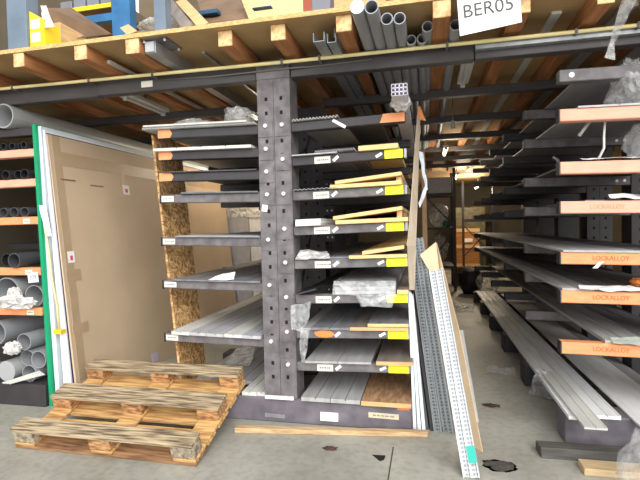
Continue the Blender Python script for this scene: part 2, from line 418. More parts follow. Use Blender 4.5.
TILT = .021
XL, XR = -1.222, -.967           # column faces
ZL = [2.235, 2.063, 1.894, 1.723, 1.383, 1.039, .61]
ZR = [2.235, 1.981, 1.724, 1.463, 1.21, .949, .688, .439]
XLT, XRT = -2.067, -.128
H2 = .034
def zl(i, x): return ZL[i]+H2+TILT*(XL-x)
def zr(i, x): return ZR[i]+H2+TILT*(x-XR)
def arm(xr, xt, y0, y1, z, h, mat, parent):
    """box arm rising to its tip"""
    dz = TILT*abs(xt-xr); ha, hb = h/2, h/2*.94
    a, b = (xr, xt) if xr < xt else (xt, xr)
    za, zb = (z, z+dz) if xr < xt else (z+dz, z)
    pa, pb = (ha, hb) if xr < xt else (hb, ha)
    # keep the top surface straight
    q = [(a, y0, za-pa), (b, y0, zb-pb), (b, y1, zb-pb), (a, y1, za-pa), (a, y0, za+ha), (b, y0, zb+ha), (b, y1, zb+ha), (a, y1, za+ha)]
    return MB().hexa(q).build('arm', mat, parent, .005)
rack = thing('cantilever_rack', 'dark double-sided cantilever rack in the middle with perforated column', 'rack', (-1.095, YF, 0))
ARM_PARTS = {}
for k in range(4):
    y = YF+k*PITCHY
    c = column_mesh(XL, XR, y-.01, y+.2, 2.604 if k == 0 else 2.659, k < 2).build('column', [STEEL if k == 0 else STEELD, HOLE], rack)  # rear rows: shade put into the steel colour
    if k == 0:
        MB().box(XL-.003, XR+.003, y-.016, y+.2, 2.60, 2.735).build('head_plate', STEEL, rack, .003)
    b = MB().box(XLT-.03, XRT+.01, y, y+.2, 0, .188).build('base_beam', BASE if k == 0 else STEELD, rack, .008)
    for s, zs in (('L', ZL), ('R', ZR)):
        for i, z in enumerate(zs):
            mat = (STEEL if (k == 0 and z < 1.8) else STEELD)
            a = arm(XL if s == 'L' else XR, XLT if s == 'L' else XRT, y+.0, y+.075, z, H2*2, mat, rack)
            ARM_PARTS[(k, s, i)] = a
            if k <= 1:     # bolted connector plate and bolts
                xa = XL+.004 if s == 'L' else (XL+XR)/2+.006
                if k == 0:
                    m = MB()
                    m.box(xa, xa+.113, y-.016, y-.0102, z-.062, z+.062)
                    m.build('connector_plate', STEEL, a)
                    bx = xa+.06
                    MB().tube((bx, y-.032, z+.02), (bx, y-.016, z+.02), .016, n=6).build('bolt', BOLT, a, label='zinc bolt')
                elif s == 'R':
                    MB().box(XR, XR+.1, y-.01, y-.001, z-.125, z-.036).build('gusset', STEELD, a)
                    for q in (.03, .075):
                        MB().tube((XR+q, y-.02, z-.08), (XR+q, y-.0105, z-.08), .009, n=8).build('bolt', BOLT, a, label='zinc bolt')
for k in range(3):   # lattice bracing between rows
    y0, y1 = YF+.2+k*PITCHY, YF+(k+1)*PITCHY-.01
    for j, (za, zb) in enumerate(((.5, 1.5), (1.5, 2.4))):
        MB().lean((-1.09, y0+.01, za), (-1.09, y1-.01, zb), (0, 0, 1), .04, .006).build('brace', STEELD, rack)
yt = YF-.0006
# painted tips and labels on the front arms
for i in range(3):
    a = ARM_PARTS[(0, 'L', i)]; z = ZL[i]+TILT*.845
    poly = [(XLT+.0, z-.031), (XLT+.105, z-.031), (XLT+.125, z), (XLT+.105, z+.033), (XLT, z+.033)]
    MB().extr(poly, 'Y', YF-.002, YF+.0).build('painted_tip', ORANGE, a, label='orange painted arm tip')
for i in range(3, 7):
    a = ARM_PARTS[(0, 'L', i)]; z = ZL[i]+TILT*.845
    MB().box(XLT-.004, XLT+.006, YF-.003, YF+.078, z-.036, z+.034).build('end_cap', BLACK, a, label='black end cap')
    labelcard(a, XLT+.015, XLT+.12, YF-.002, z-.001, .043, -TILT)
a = ARM_PARTS[(0, 'R', 0)]; z = ZR[0]+TILT*.84
MB().extr([(XRT-.18, z-.033), (XRT-.004, z-.03), (XRT-.004, z+.033), (XRT-.155, z+.031)], 'Y', YF-.002, YF).build('painted_tip', ORANGE, a, label='orange painted arm tip')
for i in range(1, 8):
    a = ARM_PARTS[(0, 'R', i)]; z = ZR[i]+TILT*.76
    labelcard(a, XRT-.15, XRT-.022 if i < 4 else XRT-.006, YF-.002, z, .062, TILT, YELLOW, 'yellow_card', False, 'bright yellow card label')
    MB().box(XRT-.012, XRT+.004, YF-.002, YF+.077, z-.03, z+.033).build('end_cap', GALV, a, label='grey end cap')
    labelcard(a, XRT-.215, XRT-.165, YF-.002, z-.003, .02, .5, WHITEP, 'tape_scrap', False)
    x = XR+.16 if i not in (1,) else XR+.175
    if i != 6: labelcard(a, x, x+.12, YF-.002, ZR[i]+TILT*.2-.004, .05, TILT*.6)
    else:
        MB().blob((x+.06, YF-.006, ZR[i]+.006), (.075, .004, .028), 3, .1).build('tape_scrap', ORTAPE, a, label='orange tape')
    labelcard(a, x+.135, x+.185, YF-.002, ZR[i]+TILT*.25, .022, .7, WHITEP, 'tape_scrap', False)
labelcard(ARM_PARTS[(0, 'R', 0)], XR+.31, XR+.42, YF-.002, ZR[0]+.002, .022, -.55, WHITEP, 'tape_scrap', False)
b0 = [o for o in C.objects if o.name.startswith('base_beam')][0]
labelcard(b0, -.43, -.21, YF-.002, .105, .04, -.02, LABTAN, 'faded_label', True, 'faded tan strip label')
labelcard(b0, -.22, -.135, YF-.002, .17, .026, 0, ORTAPE, 'tape_scrap', False, 'orange tape')
labelcard(b0, -1.23, -1.07, YF-.002, .05, .03, -.03, GALV, 'worn_sticker', False, 'grey worn sticker')
labelcard(rack, -1.205, -1.16, YF-.0175, 1.64, .05, -.15, WHITEP, 'blank_tag', False, 'small white paper tag')

# --- generic long board lying along Y on sloped arms
def board(x0, x1, zf, th, y0, y1, grooves=0, mat=0, end=None, lip=0.):
    pts = [(x0, zf(x0))]
    top = [(x0, zf(x0)+th+lip)]
    n = grooves
    if lip: top.append((x0+.008, zf(x0)+th+lip)); top.append((x0+.008, zf(x0)+th))
    for g in range(n):
        gx = x0+(x1-x0)*(g+1)/(n+1)
        top += [(gx-.006, zf(gx)+th), (gx-.003, zf(gx)+th*.55), (gx+.003, zf(gx)+th*.55), (gx+.006, zf(gx)+th)]
    if lip: top.append((x1-.008, zf(x1)+th)); top.append((x1-.008, zf(x1)+th+lip))
    top.append((x1, zf(x1)+th+lip))
    poly = [(x0, zf(x0)), (x1, zf(x1))]+top[::-1]
    return MB().extr(poly, 'Y', y0, y1, mat, end)
def corrug(x0, x1, zf, h, y0, y1, pitch=.02, th=.004):
    """thin corrugated sheet"""
    n = int((x1-x0)/pitch); up_, lo = [], []
    for i in range(n*2+1):
        x = x0+(x1-x0)*i/(n*2); z = zf(x)+(h-th if i % 2 else 0)
        up_.append((x, z+th)); lo.append((x, z))
    return MB().extr(lo+up_[::-1], 'Y', y0, y1)

E_ = .0008
def on(f, d=E_): return lambda x: f(x)+d
# left side
g = 'profile sheets on the upper left arms'
solo(corrug(-2.185, -1.235, on(lambda x: zl(0, x)), .02, 3.33, 7.0, .024), 'cladding_sheet', PROFW, 'pale corrugated sheet on topmost left arm, overhanging its orange tip', 'sheet', g)
solo(board(-2.17, -1.3, on(lambda x: zl(0, x), .022), .012, 3.325, 7.0), 'flat_sheet', PROFW, 'thin pale flat sheet on top of the topmost left corrugated sheet', 'sheet', g)
solo(board(-2.09, -1.27, on(lambda x: zl(1, x)), .022, 3.33, 7.0, 3), 'cladding_sheet', PROFW, 'whitish profile sheet on second left arm from the top', 'sheet', g)
solo(board(-2.03, -1.24, on(lambda x: zl(2, x)), .01, 3.35, 7.0, 3), 'cladding_sheet', DARKSH, 'dark thin sheet on third left arm from the top', 'sheet', g)
solo(corrug(-1.87, -1.235, on(lambda x: zl(3, x)), .016, 3.34, 7.0, .02), 'cladding_sheet', GALV, 'ribbed metal sheet on fourth left arm, above the cream label', 'sheet', g)
solo(corrug(-1.93, -1.235, on(lambda x: zl(4, x)), .014, 3.34, 5.6, .02), 'cladding_sheet', PROFG, 'thin ribbed grey sheet on fifth left arm from the top', 'sheet', g)
solo(board(-1.97, -1.235, on(lambda x: zl(5, x)), .012, 3.345, 6.9, 2), 'cladding_sheet', PLANKD, 'thin dark grey sheet on sixth left arm from the top', 'sheet', g)
p = MB(); p.cloth((-1.68, 3.36, zl(5, -1.68)+.014), (-1.45, 3.36, zl(5, -1.45)+.016), (-1.5, 3.5, zl(5, -1.5)+.06), (-1.6, 3.5, zl(5, -1.6)+.05), 8, 6, .008, 5)
solo(p, 'paper_scrap', WHITEP, 'torn white paper lying on the sixth left arm', 'paper')
pl = [(-1.985, -1.83, PROFW), (-1.826, -1.685, PROFG), (-1.68, -1.54, PROFG), (-1.536, -1.39, PROFW), (-1.386, -1.236, PROFG)]
for q, (a, b, m) in enumerate(pl):
    solo(board(a, b, on(lambda x: zl(6, x)), .024, 3.335+.004*(q % 2), 7.0, 1, lip=.004), 'cladding_plank', m, f'pale grey plank on lowest left arm, {ORD[4-q]} from the perforated column', 'plank', 'pale planks on the lowest left arm')
# base left
for q, (a, b, m, y0) in enumerate([(-1.94, -1.8, PROFW, 3.62), (-1.795, -1.63, PROFG, 3.62), (-1.625, -1.43, PROFG, 3.62), (-1.42, -1.3, PROFW, 3.38), (-1.296, -1.228, PROFW, 3.385)]):
    solo(board(a, b, lambda x: .1888, .03, y0, 7.0, 1), 'cladding_plank', m, f'pale plank lying on the rack base behind the pallet, {ORD[4-q]} from the column', 'plank', 'pale planks on the left rack base')
solo(MB().cloth((-1.84, 4.0, .235), (-1.6, 4.0, .235), (-1.62, 4.22, .34), (-1.8, 4.22, .33), 8, 6, .02, 9), 'foil_scrap', WRAPW, 'crumpled white wrapping on the planks behind the pallet', 'wrapping')
solo(MB().box(-1.215, -.99, YF-.034, YF-.018, .19, .215), 'thin_strip', PROFGW, 'short white strip lying on base at the foot of the column', 'strip')
# plastic on topmost left arm
z0 = zl(0, -1.5)+.036
solo(MB().blob((-1.42, 3.5, z0+.06), (.12, .14, .075), 2, .35, zmin=z0), 'plastic_bag', WRAPD, 'crumpled clear plastic bag on topmost left arm beside the column', 'plastic bag', smooth=True)
solo(MB().blob((-1.83, 3.5, z0+.027), (.18, .14, .035), 6, .5, zmin=z0+.008), 'plastic_film', WRAPD, 'flat crumpled plastic film on topmost left arm, left of the bag', 'plastic film', smooth=True)
# right side
gs = 'thin sheets on the right arms'; gw = 'pale wooden battens on the right arms'
def sheetR(i, x0, x1, mb, m, label, name='cladding_sheet', cat='sheet', group=gs): return solo(mb, name, m, label, cat, group)
sheetR(0, 0, 0, corrug(-.95, -.6, on(lambda x: zr(0, x)), .02, 3.34, 6.9, .024), PROFW, 'white ribbed sheet on topmost right arm beside the column')
sheetR(0, 0, 0, board(-.59, -.33, on(lambda x: zr(0, x)), .008, 3.6, 6.9, 3), DARKSH, 'dark slotted sheet set back on topmost right arm')
m = MB()
for q in range(12): m.box(-.59+q*.021, -.577+q*.021, 3.59, 3.6, zr(0, -.45)+.006, zr(0, -.45)+.04)
m.box(-.6, -.33, 3.6, 6.8, zr(0, -.4)+.011, zr(0, -.4)+.045)
solo(m, 'slotted_profile', DARKSH, 'black slotted profile lying on topmost right arm behind white tape', 'profile')
sheetR(1, 0, 0, board(-.955, -.62, on(lambda x: zr(1, x)), .008, 3.33, 6.9, 2), PROFG, 'thin grey sheet on second right arm beside the column')
sheetR(1, 0, 0, corrug(-.79, -.49, on(lambda x: zr(1, x), .0095), .026, 3.36, 6.9, .018), PROFG, 'ribbed sheet with dark cells on second right arm')
sheetR(2, 0, 0, corrug(-.95, -.62, on(lambda x: zr(2, x)), .014, 3.335, 6.9, .03), GALV, 'silvery ribbed sheet on third right arm beside the column')
for q in range(3):
    sheetR(3, 0, 0, board(-.94, -.748, on(lambda x: zr(3, x), .017*q), .0165, 3.33+.004*q, 4.6), [PROFW, FOAM][q % 2], f'white flat panel on fourth right arm, {["bottom of its stack", "second up in its stack", "topmost of its stack"][q]}', 'flat_board', 'panel', 'white panels stacked on the fourth right arm')
for q in range(3):
    f = [zr(1, -.3)]
def batten(x0, x1, za, zb, h, y0, y1, label):
    solo(MB().hexa([(x0, y0, za), (x1, y0, zb), (x1, y1, zb), (x0, y1, za), (x0, y0, za+h), (x1, y0, zb+h), (x1, y1, zb+h), (x0, y1, za+h)], 0), 'wooden_board', WOODE, label, 'board', gw, .003)
zz = lambda i, x: zr(i, x)+E_
batten(-.463, -.18, zz(1, -.463), zz(1, -.18), .036, 3.34, 6.5, 'pale wooden batten on second right arm above the yellow card')
batten(-.675, -.16, zz(2, -.675), zz(2, -.16), .028, 3.335, 6.5, 'lower of two pale boards on third right arm')
batten(-.64, -.16, zz(2, -.64)+.03, zz(2, -.16)+.066, .026, 3.35, 6.5, 'upper slanted pale board on third right arm')
solo(MB().box(-.20, -.165, 3.40, 6.3, zz(2, -.18)+.029, zz(2, -.18)+.062), 'spacer_block', WOODX, 'small wooden spacer between the boards on third right arm', 'block')
batten(-.64, -.12, zz(3, -.64), zz(3, -.12), .03, 3.335, 6.5, 'lower of two pale boards on fourth right arm')
batten(-.66, -.16, zz(3, -.66)+.032, zz(3, -.16)+.082, .028, 3.35, 6.5, 'upper slanted pale board on fourth right arm')
solo(MB().box(-.20, -.165, 3.40, 6.3, zz(3, -.18)+.031, zz(3, -.18)+.078), 'spacer_block', WOODX, 'small wooden spacer between the boards on fourth right arm', 'block')
solo(MB().cloth((-.95, 3.34, zz(4, -.95)+.004), (-.68, 3.34, zz(4, -.7)+.01), (-.75, 3.55, zz(4, -.7)+.05), (-.95, 3.5, zz(4, -.95)+.07), 10, 8, .02, 3), 'plastic_film', WRAPW, 'folded whitish film on fifth right arm beside the column', 'plastic film')
def sheetR2(x0, x1, i, d, th, m, y0, label, name='cladding_board', gr='panels on the lower right arms', end=None, groove=0, y1=6.9):
    mats = m if isinstance(m, list) else [m]
    return solo(board(x0, x1, on(lambda x: zr(i, x), d+E_), th, y0, y1, groove, 0, end), name, mats, label, 'panel', gr)
sheetR2(-.76, -.55, 4, 0, .012, PLANKD, 3.42, 'dark grey panel on fifth right arm between film and boards')
sheetR2(-.545, -.13, 4, 0, .024, [PLANKB, WOODE], 3.335, 'brown-grey wooden-edged panel at bottom on fifth right arm', end=1)
solo(MB().hexa([(-.45, 3.35, zz(4, -.45)+.025), (-.15, 3.35, zz(4, -.15)+.06), (-.15, 6.5, zz(4, -.15)+.06), (-.45, 6.5, zz(4, -.45)+.025), (-.45, 3.35, zz(4, -.45)+.05), (-.15, 3.35, zz(4, -.15)+.085), (-.15, 6.5, zz(4, -.15)+.085), (-.45, 6.5, zz(4, -.45)+.05)]), 'wooden_board', [WOODE], 'slanted pale wooden board uppermost on fifth right arm', 'board', gw)
# R6: angled black sheet in plastic, wrapped stack
solo(MB().sheet((-.945, 3.26, zr(5, -.9)+.018), (-.79, 3.30, zr(5, -.8)+.055), (-.62, 6.0, zr(5, -.7)+.055), (-.86, 6.0, zr(5, -.9)+.018), .01), 'bent_sheet', BLACKSH, 'black sheet sticking out of sixth right arm beside the column', 'sheet')
solo(MB().cloth((-.95, 3.2, .76), (-.86, 3.2, .74), (-.81, 3.25, .955), (-.96, 3.23, .935), 12, 14, .035, 11), 'plastic_film', WRAP, 'torn clear plastic hanging from the black sheet beside the column', 'plastic film')
solo(MB().cloth((-.885, 3.2, .53), (-.855, 3.2, .52), (-.82, 3.22, .76), (-.9, 3.22, .75), 8, 12, .03, 14), 'plastic_film', WRAP, 'clear plastic tail hanging across the seventh right arm', 'plastic film')
w = thing('wrapped_stack', 'stack of panels in clear plastic wrap on sixth right arm', 'wrapped stack', (-.47, 3.35, zr(5, -.5)))
for q in range(3):
    MB().hexa([(-.66, 3.36, zr(5, -.66)+.002+q*.027), (-.22, 3.36, zr(5, -.22)+.002+q*.027), (-.22, 6.4, zr(5, -.22)+.002+q*.027), (-.66, 6.4, zr(5, -.66)+.002+q*.027), (-.66, 3.36, zr(5, -.66)+.027+q*.027), (-.22, 3.36, zr(5, -.22)+.027+q*.027), (-.22, 6.4, zr(5, -.22)+.027+q*.027), (-.66, 6.4, zr(5, -.66)+.027+q*.027)]).build('wrapped_panel', [PROFG, PLANKG, PLANKD][q], w)
b_ = zr(5, -.45)
MB().cloth((-.675, 3.34, b_+.0), (-.21, 3.335, b_-.01), (-.215, 3.345, b_+.1), (-.665, 3.35, b_+.095), 26, 10, .012, 4, 14).build('front_wrap', WRAP, w, label='crumpled clear plastic over the front ends')
MB().cloth((-.665, 3.35, b_+.092), (-.215, 3.345, b_+.1), (-.215, 6.4, b_+.1), (-.665, 6.4, b_+.095), 16, 26, .008, 8, 9).build('top_wrap', WRAP, w, label='clear plastic over the top')
MB().cloth((-.46, 3.30, b_-.075), (-.24, 3.30, b_-.085), (-.215, 3.335, b_+.01), (-.5, 3.335, b_+.0), 16, 8, .015, 21, 14).build('loose_wrap', WRAP, w, label='loose plastic hanging below the arm')
sheetR2(-.205, -.125, 5, 0, .03, [PLANKB, WOODE], 3.34, 'narrow wooden-edged panel right of the wrapped stack', end=1)
# R7
sheetR2(-.93, -.85, 6, 0, .012, PLANKG, 3.36, 'narrow grey panel on seventh right arm beside the hanging plastic')
sheetR2(-.845, -.556, 6, 0, .018, PLANKD, 3.345, 'dark grey panel in the middle of seventh right arm', groove=1)
sheetR2(-.55, -.13, 6, 0, .024, [PLANKB, WOODX], 3.335, 'wooden-edged brown-grey panel at bottom on seventh right arm', end=1)
sheetR2(-.42, -.13, 6, .026, .022, [PLANKD, WOODE], 3.345, 'dark-topped wooden board uppermost on seventh right arm', end=1)
# R8
sheetR2(-.895, -.65, 7, 0, .016, PLANKG, 3.345, 'grey ribbed panel on eighth right arm, left of the pair', groove=0)
sheetR2(-.645, -.402, 7, 0, .016, PLANKG, 3.345, 'grey ribbed panel on eighth right arm, right of the pair', groove=0)
sheetR2(-.362, -.105, 7, 0, .028, [PLANKB, WOODX], 3.33, 'wooden-edged panel on the eighth right arm at its tip', end=1)
# base right
def flat(x0, x1, z, th, y0, y1, m, label, name='cladding_board', gr='panels on the right rack base', end=None, gv=0):
    return solo(board(x0, x1, lambda x: z, th, y0, y1, gv, 0, end), name, m if isinstance(m, list) else [m], label, 'panel', gr)
flat(-.93, -.71, .1888, .03, 3.34, 6.9, PLANKG, 'pale grey ribbed panel on the rack base, left of the pair', gv=1)
flat(-.705, -.485, .1888, .03, 3.34, 6.9, PLANKG, 'pale grey ribbed panel on the rack base, right of the pair', gv=1)
flat(-.476, -.12, .1888, .032, 3.325, 5.2, [M('weathered_board', '#bd956e', .75, 0, .25, 8, (5, 1.2, 1), hex2='#8d6a4c'), WOODX], 'weathered brown wooden board on rack base under the eighth arm', 'wooden_board', end=1)
# bundle of clear hollow profiles on the topmost right tip
bt = thing('profile_bundle', 'bundle of clear hollow profiles in plastic sticking out above orange arm tip', 'bundle', (-.16, 3.2, zr(0, -.16)))
zc = zr(0, -.16)+.003; m = MB()
tl = .12
def bp(u, w, y): return (-.205+u+(y-3.1)*.012, y, zc+w+max(0, (3.45-y))*tl)
for a in range(4):
    for c in range(3):
        u0, w0 = a*.026, c*.026
        for (ua, ub, wa, wb) in ((u0, u0+.026, w0, w0+.003), (u0, u0+.026, w0+.023, w0+.026), (u0, u0+.003, w0, w0+.026), (u0+.023, u0+.026, w0, w0+.026)):
            q = [bp(ua, wa, 3.1), bp(ub, wa, 3.1), bp(ub, wa, 3.46), bp(ua, wa, 3.46), bp(ua, wb, 3.1), bp(ub, wb, 3.1), bp(ub, wb, 3.46), bp(ua, wb, 3.46)]
            m.hexa(q)
m.box(-.2, -.1, 3.46, 6.5, zc, zc+.078)
m.build('hollow_profiles', M('clear_profile', '#d5d3de', .3, 0, .05, 10), bt)
MB().blob((-.155, 3.27, zc+.045), (.068, .07, .056), 8, .35).build('wrap', WRAPW, bt, smooth=True, label='torn whitish plastic around the bundle')

# --- right rack
XT, XC = .87, 1.72
ZRR = [2.445, 2.188, 1.843, 1.583, 1.247, .989, .647]
rk = thing('cantilever_rack', 'cantilever rack on the right with orange painted front arms', 'rack', (1.845, YF, 0))
HH = .04
def zq(i, x): return ZRR[i]+HH-TILT*(x-XT)
for k in range(6):
    y = YF+k*PITCHY
    column_mesh(XC, XC+.25, y-.01, y+.2, 2.604 if k == 0 else 2.659, k in (1, 2)).build('column', [STEELD, HOLE], rk)
    MB().box(XT+.02 if k == 0 else XT-.015, XC+1.1, y-.0, y+.2, 0, .195).build('base_beam', BASE if k == 0 else STEELD, rk, .008)
    for i, z in enumerate(ZRR):
        ht = h = HH*2*(.88 if k else 1)
        am = MB()
        z0, z1 = z, z-TILT*(XC-XT)
        am.hexa([(XT, y, z0-HH), (XC, y, z1-HH), (XC, y+.08, z1-HH), (XT, y+.08, z0-HH), (XT, y, z0+HH), (XC, y, z1+HH), (XC, y+.08, z1+HH), (XT, y+.08, z0+HH)])
        if k == 0 and i >= 1:
            col = PINKOR if i < 4 else ORANGE
            a = am.build('arm', col, rk, .005, label='orange painted arm')
            if i in (4, 5, 6): text('LOCKALLOY', .042, (XT+.3, YF-.0015, (z0+z1)/2+.005), (1, 0, -TILT), (0, 0, 1), MARKER, a, 'handwriting', .9)
            if i == 3: text('LOCKALLOY', .04, (XT+.28, YF-.0015, (z0+z1)/2+.005), (1, 0, -TILT), (0, 0, 1), M('pale_marker', '#dc9273', .7, 0, 0), a, 'handwriting', .9)
            MB().box(XT-.004, XT+.004, YF-.002, YF+.082, z0-HH-.002, z0+HH).build('end_cap', STEELD, a, label='dark arm end')
        else:
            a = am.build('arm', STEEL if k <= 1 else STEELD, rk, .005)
            if k == 0: MB().tube((XT+.075, YF-.002, z0), (XT+.075, YF+.001, z0), .017, n=14).build('round_sticker', WHITEP, a, label='round white sticker')
            for q in (.03, .09): 
                if k == 1: MB().tube((XC-.14+q, y-.006, z1), (XC-.14+q, y+.001, z1), .012, n=8).build('bolt', BOLT, a, label='zinc bolt')
gr = 'long sheets on the right rack'
def rsheet(i, x0, x1, th, y0, y1, m, label, d=0, name='long_sheet', gv=0, lip=0):
    return solo(board(x0, x1, on(lambda x: zq(i, x), d+E_), th, y0, y1, gv, lip=lip), name, m, label, 'sheet', gr)
rsheet(0, 1.05, 1.7, .012, 3.5, 9.0, PROFG, 'dark sheet on the uppermost arms of the right rack')
rsheet(1, .98, 1.7, .012, 3.36, 8.9, PROFG, 'grey sheet on topmost orange arm, seen from below', gv=2)
rsheet(2, .98, 1.7, .014, 3.6, 8.9, DARKSH, 'dark sheet behind second orange arm from the top', gv=2)
rsheet(3, 1.06, 1.7, .012, 3.5, 8.8, PLANKD, 'dark grey sheet on third orange arm from the top')
rsheet(4, .885, 1.34, .014, 3.36, 9.1, PLANKG, 'wide grey sheet on fourth orange arm, at its tip')
rsheet(4, 1.345, 1.7, .014, 3.40, 9.1, PLANKD, 'dark grey sheet on fourth orange arm, towards the column')
for q, (a, b, m, l) in enumerate([(.885, 1.08, PLANKG, 'nearest the aisle'), (1.085, 1.28, PLANKD, 'second from the aisle'), (1.285, 1.48, PLANKB, 'third from the aisle'), (1.485, 1.69, PLANKD, 'furthest from the aisle')]):
    rsheet(5, a, b, .016, 3.39, 9.1, m, 'long grey plank on fifth orange arm, '+l, name='long_plank', gv=1)
for q, (a, b, m, l) in enumerate([(1.14, 1.27, PLANKG, 'first from its left edge'), (1.275, 1.41, PLANKG, 'second from its left edge'), (1.415, 1.55, PLANKD, 'third from its left edge'), (1.555, 1.69, PLANKD, 'fourth from its left edge')]):
    rsheet(6, a, b, .02, 3.385, 8.8, m, 'grey plank on lowest orange arm, '+l, name='long_plank', lip=.004)
# papers and film on orange arms
def paper(i, x0, x1, y, amp, seed, m, label, h=.03, name='paper_scrap'):
    z = zq(i, x0); z2 = zq(i, x1)
    solo(MB().cloth((x0, y, z+.015), (x1, y, z2+.015), (x1, y+.14, z2+.02+h), (x0+.02, y+.12, z+.02+h), 14, 6, amp, seed, 12), name, m, label, 'paper')
paper(2, 1.0, 1.5, 3.36, .006, 31, WHITEP, 'white paper strip lying on second orange arm', .01)
paper(3, 1.18, 1.5, 3.38, .012, 32, WHITEP, 'crumpled white plastic lying on third orange arm', .03)
paper(5, .98, 1.5, 3.35, .012, 33, WHITEP, 'white torn plastic strip along fifth orange arm', .012)
paper(6, 1.17, 1.5, 3.33, .007, 34, M('greenish_wrap', '#c9d3c6', .5, 0, .1, 14), 'pale greenish wrapping on the plank ends of lowest orange arm', .01)
solo(MB().box(1.38, 1.5, 3.36, 3.48, zq(3, 1.4)+.045, zq(3, 1.4)+.1), 'small_box', M('pale_blue_carton', '#c9d2e8', .6, 0, .1), 'small pale blue carton on the third orange arm', 'box', bevel=.01)
solo(MB().sheet((1.06, 3.362, 1.18), (1.09, 3.362, 1.18), (1.13, 3.366, 1.225), (1.10, 3.366, 1.22), .002), 'paper_scrap', WHITEP, 'small white paper hanging under fourth orange arm, near its tip', 'paper')
solo(MB().sheet((1.42, 3.362, 1.14), (1.5, 3.362, 1.15), (1.53, 3.366, 1.22), (1.36, 3.366, 1.22), .002), 'paper_scrap', WHITEP, 'white paper flap hanging under fourth orange arm at the frame edge', 'paper')
solo(MB().blob((1.42, 3.62, 1.06), (.04, .04, .03), 4, .3), 'orange_scrap', ORTAPE, 'orange scrap lying on the planks of the fifth orange arm', 'scrap')
# strings
solo(MB().path([at(605, 121, 'Y', 3.46), at(604, 135, 'Y', 3.46), at(604, 148, 'Y', 3.46), at(598, 160, 'Y', 3.46)], .008, 6), 'plastic_strip', PROFW, 'narrow pale strip hanging below topmost orange arm, right one', 'strip', smooth=True)
solo(MB().path([at(590, 121, 'Y', 3.6), at(585, 128, 'Y', 3.6), at(579, 136, 'Y', 3.6)], .012, 6), 'plastic_strip', PROFW, 'short pale strip hanging below topmost orange arm, left one', 'strip', smooth=True)
solo(MB().path([at(553, 157, 'Y', 4.45), at(558, 160, 'Y', 4.45), at(559, 168, 'Y', 4.45), at(556, 172, 'Y', 4.45)], .012, 6), 'hook', PROFG, 'pale bent hook hanging on second row arm of the right rack', 'hook', smooth=True)
# base boards of right rack
solo(board(.893, 1.05, lambda x: .196, .02, 3.29, 9.1, 1, lip=.005), 'long_profile', PROFGW, 'long pale grey channel profile along the aisle edge of right base', 'profile', 'long profiles on the right base')
solo(board(1.055, 1.215, lambda x: .196, .022, 3.335, 9.1, 1, lip=.005), 'long_profile', PROFGW, 'long pale channel profile, second from the aisle on right base', 'profile', 'long profiles on the right base')
solo(board(.925, 1.053, lambda x: .2225, .012, 3.09, 4.2, 1, lip=.003), 'short_profile', PROFW, 'short pale profile lying on the channel profiles, sticking out in front', 'profile', 'long profiles on the right base')
solo(board(1.285, 1.6, lambda x: .196, .012, 3.2, 8.8, 0), 'wide_board', PROFGW, 'wide pale grey panel on right base under the lowest orange arm', 'panel', 'wide panels on the right base')
solo(board(1.605, 1.705, lambda x: .196, .012, 3.2, 8.8, 0), 'wide_board', PLANKG, 'wide grey panel on right base nearest the frame edge', 'panel', 'wide panels on the right base')

# --- left rack
XLK = -3.215
lk = thing('cantilever_rack', 'cantilever rack on the left with orange arms full of pipes', 'rack', (-4.2, YF, 0))
ZLK = [2.36, 2.18, 1.925, 1.60, 1.16, .81]
for k in range(4):
    y = YF+k*PITCHY
    MB().box(-4.33, -4.08, y-.01, y+.2, .19, 2.6).build('column', STEELD, lk, .004)
    MB().box(-4.9, -3.19, y-.05, y+.2, 0, .19).build('base_beam', STEELD, lk, .008)  # shade on the left base is put into its colour
    for i, z in enumerate(ZLK):
        h = .033
        a = MB().box(-4.08, XLK-.02, y, y+.08, z-h, z+h).build('arm', (ORANGE if i in (3, 4, 5) else PINKOR) if (k == 0 and i) else STEELD, lk, .005, label='orange painted arm' if (k == 0 and i) else None)
        if k == 0 and i in (3, 4, 5):
            labelcard(a, XLK-.17, XLK-.10, YF-.002, z-.005, .04, 0)
        if k == 0 and i == 4:
            labelcard(a, XLK-.135, XLK-.03, YF-.012, z-.05, .085, .1, WHITEP, 'number_tag', False, 'white number tag')
            text('209', .05, (XLK-.085, YF-.0145, z-.05), (1, 0, .1), (-.1, 0, 1), M('tag_ink', '#6f7280', .7, 0, 0), a, 'tag_number')
def pipe(c, r, y0, y1, m, label, wall=.006, gr='pipes on the left rack', n=24):
    solo(MB().tube((c[0], y0, c[1]), (c[0], y1, c[1]), r, r-wall, n, 0, None, 1), 'plastic_pipe', [m, HOLE if m is PVCK else m], label, 'pipe', gr, smooth=False)
def pat(x, y, Y): v = at(x, y, 'Y', Y); return (v.x, v.z)
top = lambda i: ZLK[i]+.0335
pipe((-3.505, top(0)+.105), .104, 3.33, 7, PVCL, 'large light grey pipe lying on top of the left rack', .01)
for q, x in enumerate((-3.53, -3.46, -3.39, -3.32)):
    pipe((x-.02, top(1)+.033), .031, 3.36+.02*(q % 3), 7, PVCK, f'small dark pipe on upper orange arm of left rack, {ORD[3-q]} from the green sheet')
for q, x in enumerate((-3.54, -3.44, -3.345)):
    pipe((x, top(2)+.042), .041, 3.36+.03*(q % 2), 7, PVCK, f'black pipe on second orange arm of left rack, {ORD[2-q]} from the green sheet')
for q, x in enumerate((-3.60, -3.51, -3.42)):
    pipe((x, top(3)+.044), .043, 3.38+.02*q, 7, PVCD, f'grey pipe end on third orange arm of left rack, {ORD[2-q]} from the green sheet')
pipe((-3.47, top(4)+.066), .064, 3.34, 7, PVCD, 'dark grey pipe with open end on the fourth orange arm', .008)
pipe((-3.605, top(4)+.064), .062, 3.4, 7, PVCK, 'black pipe at the left frame edge on the fourth orange arm', .008)
